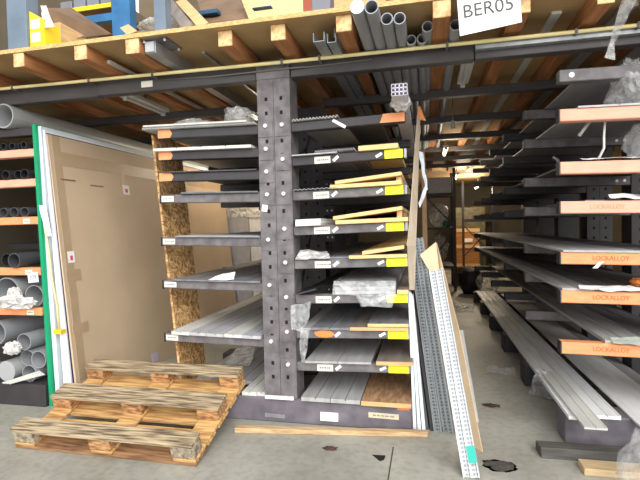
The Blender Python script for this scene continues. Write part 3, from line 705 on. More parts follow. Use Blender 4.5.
pipe((-3.32, top(4)+.05), .046, 3.9, 7, PVCK, 'black pipe set back on the fourth orange arm beside the green sheet')
solo(MB().box(-3.9, -3.26, 3.7, 6.9, top(4)+.15, top(4)+.2), 'flat_profile', BLACKSH, 'black flat profile lying above the dark pipes of the left rack', 'profile')
pipe((-3.62, top(5)+.132), .13, 3.40, 7, PVC, 'wide grey pipe at the left frame edge behind the white film', .009)
pipe((-3.355, top(5)+.098), .096, 3.42, 7, PVC, 'grey pipe with dark open end behind the white film', .008)
solo(MB().blob((-3.46, 3.33, top(5)+.055), (.17, .07, .055), 12, .5, 2.4, zmin=top(5)+.004), 'plastic_film', WRAPW, 'crumpled white plastic film on the lowest orange arm', 'plastic film')
solo(MB().blob((-3.5, 3.36, top(5)+.13), (.06, .05, .05), 17, .4, 2.4), 'paper_ball', WRAPW, 'white crumpled ball on the lowest orange arm', 'paper') 
B = .19
pipe((-3.76, .607), .105, 3.40, 7, PVC, 'large grey pipe lying uppermost on the left base at the frame edge', .008)
pipe((-3.475, .533), .075, 3.41, 7, PVC, 'grey pipe on the left base, upper one holding a wrapped stick', .006)
pipe((-3.475, .383), .073, 3.44, 7, PVC, 'grey pipe on the left base in second layer, partly hidden', .006)
pipe((-3.318, .385), .077, 3.40, 7, PVC, 'grey pipe on the left base beside the green sheet, second layer', .006)
pipe((-3.402, .2655), .074, 3.38, 7, PVC, 'grey pipe on the left base beside the green sheet, bottom layer', .006)
pipe((-3.62, .281), .09, 3.36, 7, PVCL, 'pale pipe with whitish wrapping at the bottom of left base', .088)
solo(MB().blob((-3.53, 3.35, B+.3), (.08, .05, .055), 23, .4), 'wrapped_end', WRAPW, 'wrapped end of a stick beside the upper base pipe', 'wrapping')
for q in range(3):
    solo(MB().sheet((-3.60+q*.03, 3.29-.0*q, B+.015), (-3.575+q*.03, 3.28, B+.012), (-3.26+q*.02, 3.36, B+.105-q*.01), (-3.285+q*.02, 3.37, B+.108-q*.01), .008), 'thin_strip', PROFW, f'thin white strip slanting across the bottom pipes, {["left", "middle", "right"][q]} one', 'strip', 'white strips on the left base')

# ------------------------------------------------------------------ leaning big sheets at the left
def leanpanel(xb, xt, th, y0, y1, zb, zt, mat, label, name, parent=None, grp=None, end=None):
    m = MB().hexa([(xb-th, y0, zb), (xb, y0, zb), (xb, y1, zb), (xb-th, y1, zb), (xt-th, y0, zt), (xt, y0, zt), (xt, y1, zt), (xt-th, y1, zt)])
    if parent: return m.build(name, mat, parent)
    return solo(m, name, mat, label, 'sheet', grp)
gg = 'large sheets leaning in a row on the left'
leanpanel(-3.145, -3.205, .032, 3.35, 6.5, 0, 2.412, GREEN, 'green sheet leaning against the left rack, edge towards the viewer', 'large_sheet', grp=gg)
leanpanel(-3.092, -3.178, .042, 3.38, 6.5, 0, 2.40, FOAMB, 'bluish white foam sheet leaning between green sheet and wooden strip', 'foam_sheet', grp=gg)
leanpanel(-3.058, -3.163, .014, 3.42, 6.6, 0, 2.36, M('tan_strip_edge', '#d2b184', .7, 0, .2, 6, (1, 1, .6)), 'tan board leaning between the two white foam sheets', 'large_board', grp=gg)
def lp2(xb, xt, xb2, xt2, y0, y1, zt, mat, label, name):
    solo(MB().hexa([(xb2, y0, 0), (xb, y0, 0), (xb, y1, 0), (xb2, y1, 0), (xt2, y0, zt), (xt, y0, zt), (xt, y1, zt), (xt2, y1, zt)]), name, mat, label, 'sheet', gg)
lp2(-2.965, -3.148, -3.048, -3.163, 3.385, 6.8, 2.368, FOAM, 'thick white foam sheet leaning directly behind the brown hardboard', 'foam_sheet')
lp2(-2.957, -3.145, -2.964, -3.147, 3.40, 6.85, 2.345, FILM, 'dark blue film sheet showing as a thin line beside the hardboard', 'film_sheet')
hb = thing('hardboard_sheet', 'large brown hardboard sheet leaning on the left behind the pallet', 'board', (-2.95, 5.1, 0))
xb, xt, zt = -2.925, -3.135, 2.334
MB().hexa([(xb-.02, 3.4, 0), (xb, 3.4, 0), (xb, 6.92, 0), (xb-.02, 6.92, 0), (xt-.008, 3.4, zt), (xt, 3.4, zt), (xt, 6.92, zt), (xt-.008, 6.92, zt)]).build('board', HARD, hb)
def hx(z, d=.0): return xb+(xt-xb)*z/zt+d
def onboard(y0, z0, y1, z1, mat, name, label=None, d=.0025):
    MB().hexa([(hx(z0)-.001, y0, z0), (hx(z0, d), y0, z0), (hx(z0, d), y1, z0), (hx(z0)-.001, y1, z0), (hx(z1)-.001, y0, z1), (hx(z1, d), y0, z1), (hx(z1, d), y1, z1), (hx(z1)-.001, y1, z1)]).build(name, mat, hb, label=label)
onboard(3.44, .2, 3.53, 2.334, TAPE, 'tape', 'vertical brown tape strip')
onboard(3.53, 2.08, 6.9, 2.2, TAPE, 'tape', 'horizontal brown tape strip', .0026)
onboard(4.33, 1.87, 4.41, 2.19, TAPE, 'tape', 'short vertical brown tape', .003)
onboard(5.28, 1.87, 5.36, 2.19, TAPE, 'tape', 'short vertical brown tape', .003)
def hit(px, py):
    v = at(px, py, 'X', -3.05); 
    for _ in range(6): v = at(px, py, 'X', hx(v.z))
    return v
for (px, py) in ((126, 190), (71, 257)):
    v = hit(px, py); s = .055 if px > 100 else .04
    onboard(v.y-s, v.z-.05, v.y+s, v.z+.05, WHITEP, 'sticker', 'white sticker with pink mark', .004)
    onboard(v.y-s*.35, v.z-.028, v.y+s*.4, v.z+.012, PINK, 'sticker_print', 'pink printed mark', .005)
for (px, py) in ((68, 180), (97, 186)):
    v = hit(px, py); onboard(v.y-.09, v.z-.006, v.y+.09, v.z+.006, M('board_scuff', '#75624d', .7, 0, 0), 'scuff', 'dark printed line', .003)
v = hit(72, 330); onboard(3.43, v.z-.05, 3.62, v.z+.04, TAPE, 'tape', 'torn brown tape', .004)
v = hit(75, 275); onboard(3.43, v.z-.05, 3.60, v.z+.05, TAPE, 'tape', 'torn brown tape', .0042)
v = hit(155, 357); onboard(v.y-.06, v.z-.05, v.y+.06, v.z+.05, M('lilac_sticker', '#cbbfd2', .6, 0, .1), 'sticker', 'small lilac sticker', .004)
solo(MB().cloth(at(39, 205, 'Y', 3.342), at(46, 206, 'Y', 3.342), at(52, 236, 'Y', 3.345), at(47, 236, 'Y', 3.345), 6, 10, .008, 41), 'paper_scrap', WHITEP, 'torn white paper stuck to the front edge of the foam sheets', 'paper')
solo(MB().path([at(44, 222, 'Y', 3.36), at(49, 252, 'Y', 3.36), at(52, 280, 'Y', 3.36), at(57, 305, 'Y', 3.36), at(59, 330, 'Y', 3.36)], .01, 6), 'strap', M('yellow_strap', '#e6d9a6', .5, 0, .1), 'pale yellow strap running down between the leaning foam sheets', 'strap', smooth=True)
solo(MB().box(*sum([[at(53, 333, 'Y', 3.33).x, at(61, 333, 'Y', 3.33).x], [3.33, 3.384], [at(55, 334, 'Y', 3.33).z, at(55, 330, 'Y', 3.33).z]], [])), 'clip', YEL, 'small yellow clip on the leaning sheets near the pallet', 'clip')
# OSB
solo(MB().hexa([(-1.995, 3.462, .1885), (-1.977, 3.462, .1885), (-1.977, 3.90, .1885), (-1.995, 3.90, .1885), (-2.186, 3.462, 2.275), (-2.168, 3.462, 2.275), (-2.168, 3.90, 2.275), (-2.186, 3.90, 2.275)]), 'strand_board', OSB, 'narrow upright strand board at the tips of the left arms', 'board')
# pale wrapped stack at the back
ps = thing('panel_stack', 'pale wrapped panels standing at the back below the left arms', 'panels', (-2.7, 7.05, 0))
MB().hexa([(-3.03, 7.0, 0), (-2.70, 7.0, 0), (-2.70, 7.08, 0), (-3.03, 7.08, 0), (-3.15, 7.0, 1.83), (-2.76, 7.0, 1.83), (-2.76, 7.08, 1.83), (-3.15, 7.08, 1.83)]).build('standing_panel', PROFG, ps)
MB().hexa([(-2.69, 7.02, 0), (-2.3, 7.02, 0), (-2.3, 7.1, 0), (-2.69, 7.1, 0), (-2.75, 7.02, 1.83), (-2.35, 7.02, 1.83), (-2.35, 7.1, 1.83), (-2.75, 7.1, 1.83)]).build('standing_panel', PROFGW, ps)
MB().hexa([(-3.145, 6.994, 1.66), (-2.35, 6.994, 1.66), (-2.35, 7.0, 1.66), (-3.145, 7.0, 1.66), (-3.155, 6.994, 1.83), (-2.35, 6.994, 1.83), (-2.35, 7.0, 1.83), (-3.155, 7.0, 1.83)]).build('wrap_band', WRAPW, ps)

# ------------------------------------------------------------------ pallet (upside down, tilted on the rack base)
P0 = Vector((-2.81, 2.655, .0)); TA = math.radians(15.8)
ex = Vector((1.38, -.012, 0)).normalized(); ey = Vector((0, math.cos(TA), math.sin(TA))); ez = ex.cross(ey).normalized()
pal = thing('wooden_pallet', 'worn wooden pallet lying upside down, tilted against the rack base', 'pallet', P0)
Lp, Wp = 1.38, .88
def pbox(u0, u1, v0, v1, w0, w1, mat, name, jit=0):
    q = []
    for w in (w0, w1):
        for u, v in ((u0, v0), (u1, v0), (u1, v1), (u0, v1)):
            q.append(P0+ex*u+ey*v+ez*(w+random.uniform(-jit, jit)))
    return MB().hexa(q).build(name, mat, pal, .004)
for v0, w in ((0, .155), (.185, .12), (.355, .17), (.57, .12), (Wp-.155, .155)):
    pbox(0, Lp, v0, v0+w, 0, .022, PALK if v0 == 0 else PALN, 'deck_board', .001)
for u0 in (0, Lp/2-.075, Lp-.16):
    pbox(u0, u0+.16, .0, Wp, .0225, .046, PALN, 'cross_board', .001)
for v0, w in ((0, .115), (Wp/2-.07, .16), (Wp-.12, .12)):
    for u0 in (0, Lp/2-.085, Lp-.17):
        pbox(u0+.004, u0+.165, v0+.002, v0+w-.002, .0465, .135, PALG if (v0 == 0 and abs(u0-Lp/2) > .2) else PALB, 'block', .001)
    pbox(-.008+random.uniform(0, .015), Lp+random.uniform(-.01, .008), v0-.006, v0+w+.006, .1355, .162, PALW, 'runner_board', .0035)

# ------------------------------------------------------------------ floor bits
solo(MB().sheet((-1.385, 3.135, .036), (-.01, 3.30-.0, .036), (.0, 3.35, .036), (-1.39, 3.20, .036), .035), 'wooden_plank', M('plank_wood', '#dabb90', .8, 0, .2, 7, (.6, 8, 8), .1, hex2='#a88a63'), 'thin weathered plank on the floor along the rack base', 'plank', bevel=.003)
solo(MB().hexa([(-.79, 3.352, .044), (-.655, 3.352, .044), (-.655, 3.368, .044), (-.79, 3.368, .044), (-.79, 3.361, .105), (-.655, 3.361, .105), (-.655, 3.368, .105), (-.79, 3.368, .105)]), 'paper_note', WHITEP, 'blank white paper standing between plank and rack base', 'paper')
v = at(378, 458, 'Z', 0)
solo(MB().extr([(v.x-.04, v.y+.03), (v.x+.045, v.y+.035), (v.x+.04, v.y-.02), (v.x+.015, v.y-.04)][::-1], 'Z', .0005, .004), 'plastic_scrap', BLACK, 'small black triangular scrap on the floor', 'scrap')
v = at(330, 449, 'Z', 0)
solo(MB().blob((v.x, v.y, .006), (.045, .022, .008), 5, .6, zmin=.0005), 'dry_leaf', RUST, 'crumpled brown leaf lying on the floor before the plank', 'leaf')
v = at(495, 406, 'Z', 0)
solo(MB().blob((v.x-.03, v.y, .006), (.06, .03, .006), 9, .8, zmin=.0005), 'dry_leaf', RUST, 'reddish brown leaf lying on the floor in the aisle', 'leaf')
v = at(500, 466, 'Z', 0)
struct(MB().blob((v.x, v.y, -.002), (.1, .07, .0045), 15, .35, 1.6, zmin=.0003), 'trim_2', M('oil_patch', '#5d5a54', .95, 0, .2, 30, spec=.1))
for (a, b, c, d, s, l) in ((at(484, 372, 'Z', .01), at(516, 376, 'Z', .01), at(515, 368, 'Z', .05), at(488, 366, 'Z', .03), 51, 'thin clear plastic strip on aisle floor beside the right base'),
                           (at(529, 393, 'Z', .01), at(553, 401, 'Z', .01), at(546, 372, 'Y', 4.1), at(537, 368, 'Y', 4.1), 52, 'clear crumpled plastic on the floor under the long profiles')):
    solo(MB().cloth(a, b, c, d, 14, 10, .018, s, 10), 'plastic_film', WRAP, l, 'plastic film')
v = at(458, 309, 'Z', .03)
solo(MB().path([at(453, 304, 'Z', .06), at(459, 308, 'Z', .05), at(467, 307, 'Z', .05), at(473, 307, 'Z', .06)], .04, 8), 'plastic_film', WRAPD, 'twisted pale plastic film trailing across the far aisle floor', 'plastic film', smooth=True)
v = Vector((.9, 10.2, 0))
solo(MB().blob((v.x+.0, v.y+.0, .27), (.24, .28, .3), 3, .2, zmin=.001), 'rubbish_bag', BLACK, 'black rubbish bag on the floor at the aisle end of right rack', 'bag', smooth=True)
solo(MB().blob((v.x+.28, v.y-.55, .28), (.2, .22, .3), 13, .4, zmin=.001), 'plastic_bag', WRAPD, 'clear plastic bag slumped beside the black rubbish bag', 'bag', smooth=True)
# dark plank, wood block, bag lower right
solo(MB().hexa([(.69, 3.13, 0), (1.7, 3.14, 0), (1.7, 3.26, 0), (.68, 3.25, 0), (.69, 3.15, .062), (1.7, 3.16, .062), (1.7, 3.26, .062), (.68, 3.25, .062)]), 'timber_plank', M('dark_timber', '#5c5a55', .8, 0, .25, 6, (.7, 8, 8), .2), 'dark weathered timber on floor before the right rack base', 'plank', bevel=.004)
solo(MB().box(.885, 1.25, 2.96, 3.08, 0, .042), 'wooden_block', M('block_wood', '#cdb389', .75, 0, .12, 8, (.8, 6, 6)), 'short pale wooden board on floor at the lower right', 'block', bevel=.003)
solo(MB().blob((1.22, 2.80, .13), (.2, .2, .2), 27, .28, 2.0, 18, zmin=.001), 'plastic_bag', WRAP, 'clear plastic bag on the floor at the lower right corner', 'bag', smooth=True)
# big wraps on the right rack
v = at(636, 90, 'Y', 3.3)
solo(MB().blob((v.x+.04, 3.5, 2.36), (.12, .13, .16), 33, .35, 2.2, 18, zmin=zq(1, 1.4)+.014), 'plastic_film', WRAPD, 'crumpled clear plastic bundle on topmost orange arm at frame edge', 'plastic film', smooth=True)
solo(MB().blob((1.42, 3.55, 1.98), (.10, .12, .13), 35, .35, 2.2, 16, zmin=zq(2, 1.4)+.04), 'plastic_film', WRAP, 'crumpled clear plastic on second orange arm at frame edge', 'plastic film', smooth=True)
# hanging plastic strip
hs = thing('plastic_strip', 'grey plastic strip tied and hanging over the cream pipe', 'strip', (1.1, 3.25, 2.5))
a, b = at(604, 58, 'Y', 3.26), at(615, 60, 'Y', 3.26); c, d = at(614, 40, 'Y', 3.26), at(611, 39, 'Y', 3.26)
MB().cloth(a, b, c, d, 6, 8, .008, 61, 20).build('strip_tail', WRAPD, hs)
MB().cloth(at(610, 42, 'Y', 3.255), at(616, 42, 'Y', 3.255), at(640, -8, 'Y', 3.0), at(624, -8, 'Y', 3.0), 6, 14, .012, 62, 12).build('strip_run', WRAPD, hs)

# ------------------------------------------------------------------ leaning profiles in the aisle
AM1 = mesh_mat('pale_perforated_metal', '#d3d6d8', '#8f9498', 40, 60)
AM2 = mesh_mat('grey_perforated_metal', '#a4a9ac', '#44494d', 40, 60)
def tray(p0, p1, w, d, wd, mat, label, rails=2, tape=False):
    """slotted metal cable tray standing on its end: web, flanges and real slots"""
    p0, p1 = Vector(p0), Vector(p1)
    t = thing('cable_tray', label, 'cable tray', p0, 'perforated metal trays leaning in the aisle')
    D = (p1-p0); L = D.length; D.normalize(); W = Vector(wd); W = (W-D*W.dot(D)).normalized(); N = W.cross(D)
    if N.y > 0: N = -N
    def bx(u0, u1, l0, l1, n0, n1, mb, m=0):
        q = []
        for n_ in (n0, n1):
            for u, l in ((u0, l0), (u1, l0), (u1, l1), (u0, l1)): q.append(p0+W*u+D*l+N*n_)
        mb.hexa(q, m)
    web = MB(); n = int(L/.024)
    cols = 2*rails; cw = w/(cols)
    for c in range(cols):                                  # long webs between the slot columns
        bx(-w/2+c*cw, -w/2+c*cw+cw*.38, 0, L, -.002, 0, web)
    for k in range(n):                                      # bridges between slots
        bx(-w/2, w/2, k*L/n, k*L/n+.012, -.0021, .0001, web)
    bx(-w/2, w/2, 0, L, -.006, -.004, web, 1)
    web.build('web', [mat[0], mat[1]], t)
    for s in range(rails+1):
        f = MB(); u = -w/2+s*w/rails; bx(u-.003, u+.003, 0, L, -.006, d, f); f.build('flange', mat[0], t)
    if tape:
        f = MB(); bx(-w/2+w*.5, w/2+.004, .08, .17, d, d+.002, f); f.build('tape_mark', TEAL, t, label='teal tape mark')
    return t
PGAL = M('pale_zinc', '#d5d8da', .4, .2, .08, 20); DGAL = M('slot_shade', '#a5aaae', .5, .2, .1, 20)
MGAL = M('mid_zinc', '#a2a7aa', .4, .25, .1, 20); KGAL = M('dark_slot', '#5b6064', .5, .2, .1, 20)
T1b = at(472, 478, 'Z', 0); T1t = at(436, 270, 'Y', 3.40)
tray(T1b, T1t, .088, .022, (1, -.25, 0), (PGAL, DGAL), 'longest pale perforated tray leaning in front of the cardboard', 2, True)
tray(at(449, 432, 'Z', 0), at(418.5, 238, 'Y', 3.52), .064, .02, (1, -.25, 0), (MGAL, KGAL), 'grey perforated tray leaning directly behind the pale tray')
tray(at(438.5, 432, 'Z', 0), at(412.5, 240, 'Y', 3.60), .048, .02, (1, -.3, 0), (MGAL, KGAL), 'narrow grey perforated tray leaning nearest the black panels', 1)
for q, (b0_, t0_, m, l) in enumerate([((432.5, 431), (411.5, 288), BLACKSH, 'black thin panel leaning next to the white panels'), ((427.5, 430), (409, 288), DARKSH, 'dark grey panel leaning between white and black panels')]):
    p0, p1 = at(*b0_, 'Z', 0), at(*t0_, 'Y', 3.62)
    solo(MB().hexa([p0+Vector((-.014, 0, 0)), p0+Vector((.01, 0, 0)), p0+Vector((.01, .3, 0)), p0+Vector((-.014, .3, 0)), p1+Vector((-.009, 0, 0)), p1+Vector((.006, 0, 0)), p1+Vector((.006, .3, 0)), p1+Vector((-.009, .3, 0))]), 'leaning_board', m, l, 'panel', 'panels leaning at the aisle')
for q, (b0_, t0_) in enumerate([((414.5, 429), (408.6, 292)), ((419, 429.5), (410.2, 294)), ((423.5, 430), (411.8, 296))]):
    p0, p1 = at(*b0_, 'Z', 0), at(*t0_, 'Y', 3.46)
    t = .022
    solo(MB().hexa([p0+Vector((-.01, 0, 0)), p0+Vector((.015, 0, 0)), p0+Vector((.015, .18, 0)), p0+Vector((-.01, .18, 0)), p1+Vector((-.004, 0, 0)), p1+Vector((.01, 0, 0)), p1+Vector((.01, .1, 0)), p1+Vector((-.004, .1, 0))]), 'leaning_board', FOAM, f'white narrow panel leaning at right arm tips, {["nearest the rack", "middle of three", "nearest the black panels"][q]}', 'panel', 'panels leaning at the aisle')
# cardboard
cb = [at(466, 462, 'Z', 0)+Vector((0, .22, 0)), at(482.5, 452, 'Z', 0)+Vector((0, 0, 0)), at(456, 328, 'Y', 3.38), at(437, 243, 'Y', 3.52)]
cdb = thing('cardboard_sheet', 'tan cardboard sheet leaning behind the pale perforated tray', 'cardboard', cb[1])
m = MB()
A0, B0 = Vector(cb[1]), Vector((.20, 3.33, 0)); T = at(437, 243, 'Y', 3.56); S = at(426, 300, 'Y', 3.62)
m.sheet(B0, A0, at(459, 330, 'Y', 3.42), at(446, 330, 'Y', 3.52), .004)
m.sheet(at(446, 330, 'Y', 3.52), at(459, 330, 'Y', 3.42), at(436.5, 243, 'Y', 3.50), at(430, 262, 'Y', 3.56), .004)
m.build('sheet', CARD, cdb)
MB().sheet(at(446, 330, 'Y', 3.50), at(436, 242, 'Y', 3.48), at(420, 255, 'Y', 3.44), at(430, 272, 'Y', 3.46), .004).build('folded_flap', CARD, cdb)
solo(MB().sheet(at(464, 424, 'Z', 0), at(479, 422, 'Z', 0), at(463, 330, 'Y', 3.95), at(452, 330, 'Y', 3.95), .004), 'liner_sheet', GREYSH, 'thin grey liner sheet leaning behind the cardboard', 'sheet')
# tall beige sheet with orange paper, bluish film
q = [at(407.5, 246, 'Y', 3.32), at(416, 246, 'Y', 3.45), at(417.5, 205, 'Y', 3.6), at(411, 205, 'Y', 3.42), at(420.5, 115, 'Y', 4.0), at(417.6, 115, 'Y', 3.9)]
qb = [at(409.5, 290, 'Y', 3.475), at(415, 290, 'Y', 3.52)]
tb = thing('beige_sheet', 'tall curled beige sheet standing beside the right arm tips', 'sheet', (-.09, 3.5, 1.0))
m = MB(); m.sheet(qb[0], qb[1], q[1], q[0], .004); m.sheet(q[0], q[1], q[2], q[3], .004); m.sheet(q[3], q[2], q[4], q[5], .004)
m.build('sheet', BEIGE, tb)
MB().cloth(at(417, 119, 'Y', 3.98), at(426, 121, 'Y', 3.98), at(420, 106, 'Y', 3.98), at(418, 107, 'Y', 3.98), 6, 6, .012, 71, 14).build('orange_paper', ORTAPE, tb, label='orange paper at the top')
solo(MB().cloth(at(418, 150, 'Y', 3.9), at(423, 152, 'Y', 3.9), at(428, 190, 'Y', 3.9), at(425, 186, 'Y', 3.9), 6, 14, .02, 72, 10), 'plastic_film', FOAMB, 'bluish plastic film hanging along the tall beige sheet, upper piece', 'plastic film')
solo(MB().cloth(at(426, 184, 'Y', 3.88), at(428, 188, 'Y', 3.88), at(420, 208, 'Y', 3.88), at(418, 203, 'Y', 3.88), 6, 10, .012, 73, 10), 'plastic_film', FOAMB, 'bluish plastic film hanging along the tall beige sheet, lower piece', 'plastic film')
solo(MB().hexa([(-.02, 3.95, 0), (.03, 3.95, 0), (.03, 4.2, 0), (-.02, 4.2, 0), at(421, 150, 'Y', 4.2), at(425, 150, 'Y', 4.2), at(425, 150, 'Y', 4.3), at(421, 150, 'Y', 4.3)]), 'leaning_board', BROWN, 'brown narrow panel standing behind the tall beige sheet', 'panel', 'panels leaning at the aisle')

# ------------------------------------------------------------------ under the deck
gp2 = 'grey pipes stored between the joists'
px = [(-.366, 2.72, .041, 2.755, 'capped with a white disc, leftmost'), (-.285, 2.74, .041, 2.755, 'second from the left'), (-.21, 2.90, .037, 2.745, 'third from the left'), (-.135, 2.92, .037, 2.748, 'fourth from the left'), (-.075, 3.25, .034, 2.737, 'small, fifth from the left'), (-.004, 3.25, .034, 2.737, 'small, sixth from the left')]
for x, y, r, z, l in px:
    dp = solo(MB().tube((x, y, z), (x, 8, z), r, r-.006, 22, 0, None, 0), 'drain_pipe', [PVC], 'grey pipe end poking out under the deck, '+l, 'pipe', gp2)
    if 'capped' in l: MB().tube((x, y-.004, z), (x, y, z), r-.001, 0, 22).build('cap', WHITEP, dp, label='white round cap')
solo(MB().tube((.032, 3.12, 2.76), (.032, 8, 2.76), .036, .030, 22), 'drain_pipe', [PVC], 'grey pipe end directly left of the joist beside the code sign', 'pipe', gp2)
solo(MB().tube((.204, 3.12, 2.75), (.204, 8, 2.75), .036, .030, 22), 'drain_pipe', [PVC], 'grey pipe end right of the joist, below the code sign', 'pipe', gp2)
for q, (x, w, z, rot) in enumerate([(-.70, .075, 2.703, 0), (-.615, .06, 2.703, 0), (-.575, .05, 2.75, 1)]):
    m = MB(); y0 = 3.02+q*.04
    m.box(x, x+w, y0, 8, z, z+.004); m.box(x, x+.004, y0, 8, z+.004, z+.06); m.box(x+w-.004, x+w, y0, 8, z+.004, z+.06)
    solo(m, 'channel_profile', GALV, f'galvanised channel stored under the deck, {["left", "middle", "right"][q]} of three', 'profile', 'galvanised channels under the deck')
# lamps
def batten_lamp(x, y0, y1, z, label, lit=False, w=.07):
    t = thing('batten_lamp', label, 'lamp', (x, (y0+y1)/2, z), 'batten lamps under the deck')
    MB().box(x-w/2, x+w/2, y0, y1, z+.02, z+.06).build('housing', LAMP, t, .004)
    MB().tube((x, y0+.04, z+.005), (x, y1-.04, z+.005), .014, n=12).build('tube', GLOW if lit else LAMP, t)
    for y in (y0+.02, y1-.02): MB().box(x-.02, x+.02, y-.015, y+.015, z-.015, z+.019).build('tube_holder', LAMP, t)
    MB().box(x-.01, x+.01, (y0+y1)/2-.01, (y0+y1)/2+.01, z+.06, 2.838).build('hanger', CABLE, t)
    return t
batten_lamp(-2.68, 3.83, 4.5, 2.71, 'white batten lamp under the deck at the upper left', w=.13)
batten_lamp(.345, 3.72, 4.46, 2.73, 'batten lamp hanging over the aisle entrance under the deck', w=.1)
batten_lamp(.32, 7.4, 8.1, 2.62, 'lit lamp over the aisle nearest the front', True)
batten_lamp(.75, 11.4, 12.3, 2.6, 'lit lamp deep in the aisle, left of two', True)
batten_lamp(1.55, 14.0, 15.5, 2.55, 'lit lamp deep in the aisle, right of two', True, .12)
solo(MB().box(-1.915, -1.835, 3.0, 5.2, 2.745, 2.8379).box(-1.91, -1.84, 2.985, 3.0, 2.75, 2.82), 'aluminium_profile', ALU, 'aluminium profile fixed under deck with its bright end in front', 'profile')
def strip(x, y0, y1, w, label, m=PROFW, z=2.82): solo(MB().box(x-w/2, x+w/2, y0, y1, z, 2.8379), 'conduit', m, label, 'conduit', 'pale conduits under the deck')
solo(MB().box(-2.3575, -2.33, 3.17, 8, 2.775, 2.80), 'conduit', PROFW, 'thin white conduit along a joist side left of the perforated column', 'conduit', 'pale conduits under the deck')
strip(-1.62, 3.3, 8, .025, 'grey conduit under the deck beside the perforated column', GALV)
strip(.84, 3.3, 9, .06, 'white conduit under the deck over the aisle')
strip(1.26, 3.3, 9, .09, 'grey flat duct under the deck above the right rack', PROFG, 2.815)
strip(1.62, 3.2, 9, .2, 'wide grey duct under deck near the right frame edge', PROFG, 2.81)
batten_lamp(-2.3, 5.9, 7.0, 2.66, 'added lit lamp under the deck, unseen deep behind the left arms', True)  # added lamp, hidden by the arms, to brighten the left bay
# pull cord
pc = thing('pull_cord', 'pull cord with a knob hanging over the aisle', 'cord', (.3, 4.9, 2.4))
MB().path([(.30, 5.2, 2.838), (.30, 5.2, 2.58)], .006, 6).build('cord', CABLE, pc); MB().tube((.3, 5.2, 2.5), (.3, 5.2, 2.58), .022, n=10).build('knob', PROFG, pc)
# code sign
sy = 2.84
TLs, BL, BR = at(456, -14, 'Y', sy), at(460, 36, 'Y', sy), at(522, 22, 'Y', sy)
TRs = BR+(TLs-BL)
sg = thing('code_sign', 'white sign with code hanging from the deck edge', 'sign', BL)
MB().sheet(BL, BR, TRs, TLs, .004).build('panel', WHITEP, sg)
cxs = at(488, 8, 'Y', sy-.002); X = (BR-BL).normalized(); Z = (TLs-BL).normalized()
dsp = at(510, 5, 'Y', sy)-at(466, 13, 'Y', sy)
text('BER05', .105, cxs, dsp, Z, INK, sg, 'code_lettering', 1.0)
v = BL+(TLs-BL)*.95
for q in (.25, .75):
    h = TLs*(1-q)+TRs*q
    MB().box(h.x-.006, h.x+.006, sy, 2.936, 2.845, 2.86).build('fixing', CABLE, sg)
# deck base plate with post
v = at(160, 30, 'Y', 3.05)
po = thing('steel_post', 'grey post standing on deck with bolted plate underneath', 'post', (v.x, 3.1, 2.9))
MB().box(v.x-.045, v.x+.045, 3.05, 3.14, 2.868, 3.9).build('post', BLUEPL, po, .003)
MB().box(v.x-.11, v.x+.09, 2.97, 3.2, 2.829, 2.8375).build('base_plate', STEEL, po)
for dx, dy in ((-.09, 2.99), (.07, 2.99), (-.09, 3.18), (.07, 3.18)): MB().tube((v.x+dx, dy, 2.815), (v.x+dx, dy, 2.829), .009, n=8).build('bolt', BOLT, po)

# ------------------------------------------------------------------ on the deck
def upbox(x0, y0, x1, y1, Y, D, m, name, label, cat, zb=None, bevel=.003):
    a, b = at(x0, y1, 'Y', Y), at(x1, y0, 'Y', Y); z0 = zb if zb else a.z
    return solo(MB().box(a.x, b.x, Y, Y+D, max(2.8675, z0), b.z), name, m, label, cat, None, bevel)
upbox(8, -8, 25, 48, 3.0, .12, BLUEPL, 'steel_post', 'blue-grey steel post on the deck at upper left', 'post', 2.8675)
yc = thing('yellow_carton', 'yellow carton standing on the deck beside the blue-grey post', 'carton', (at(36, 40, 'Y', 3.02).x, 3.1, 2.9))
a, b = at(27, 10, 'Y', 3.03), at(45, 10, 'Y', 3.03)
MB().hexa([(a.x, 3.03, 2.8675), (b.x, 3.03, 2.8675), (b.x, 3.2, 2.8675), (a.x, 3.2, 2.8675), (a.x+.0, 3.03, a.z), (b.x-.03, 3.03, b.z-.06), (b.x-.03, 3.2, b.z-.06), (a.x, 3.2, a.z)]).build('carton', YEL, yc)
for zz_ in (.02, .12):
    MB().box(a.x+.03, b.x-.05, 3.027, 3.03, 2.92+zz_, 2.99+zz_).build('carton_label', PAPER, yc)
solo(MB().cloth(at(44, 28, 'Y', 3.04), at(54, 26, 'Y', 3.04), at(46, 5, 'Y', 3.1), at(40, 5, 'Y', 3.1), 6, 10, .012, 81), 'plastic_film', WRAPW, 'torn whitish film hanging beside the yellow carton', 'plastic film')
upbox(45, 22, 60, 45, 3.3, .3, WOODY, 'wooden_crate', 'pale wooden crate on the deck right of the yellow carton', 'crate', 2.8675)
solo(MB().sheet(at(48, 8, 'Y', 3.35), at(64, 40, 'Y', 3.35), at(112, 34, 'Y', 3.9), at(72, 8, 'Y', 3.9), .02), 'brown_sheet', BROWN, 'dark brown sheet leaning below the blue shelf on the deck', 'sheet')
bs = thing('bin_shelf', 'blue shelf with grey bins and yellow edge on the deck', 'shelf', (at(85, 10, 'Y', 4.0).x, 4.1, 2.9))
a, b = at(58, 14, 'Y', 4.0), at(112, 9, 'Y', 4.0)
MB().box(a.x, b.x, 4.0, 4.6, a.z, a.z+.025).build('shelf_board', BROWN, bs); MB().box(a.x, b.x, 3.985, 3.999, a.z-.01, a.z+.03).build('edge_strip', YEL, bs, label='yellow shelf edge')
for q in range(4):
    w_ = (b.x-a.x)/4; MB().box(a.x+q*w_+.01, a.x+(q+1)*w_-.01, 4.02, 4.4, a.z+.026, a.z+.12+.1*(q%2)).build('bin', BINGREY, bs, .006)
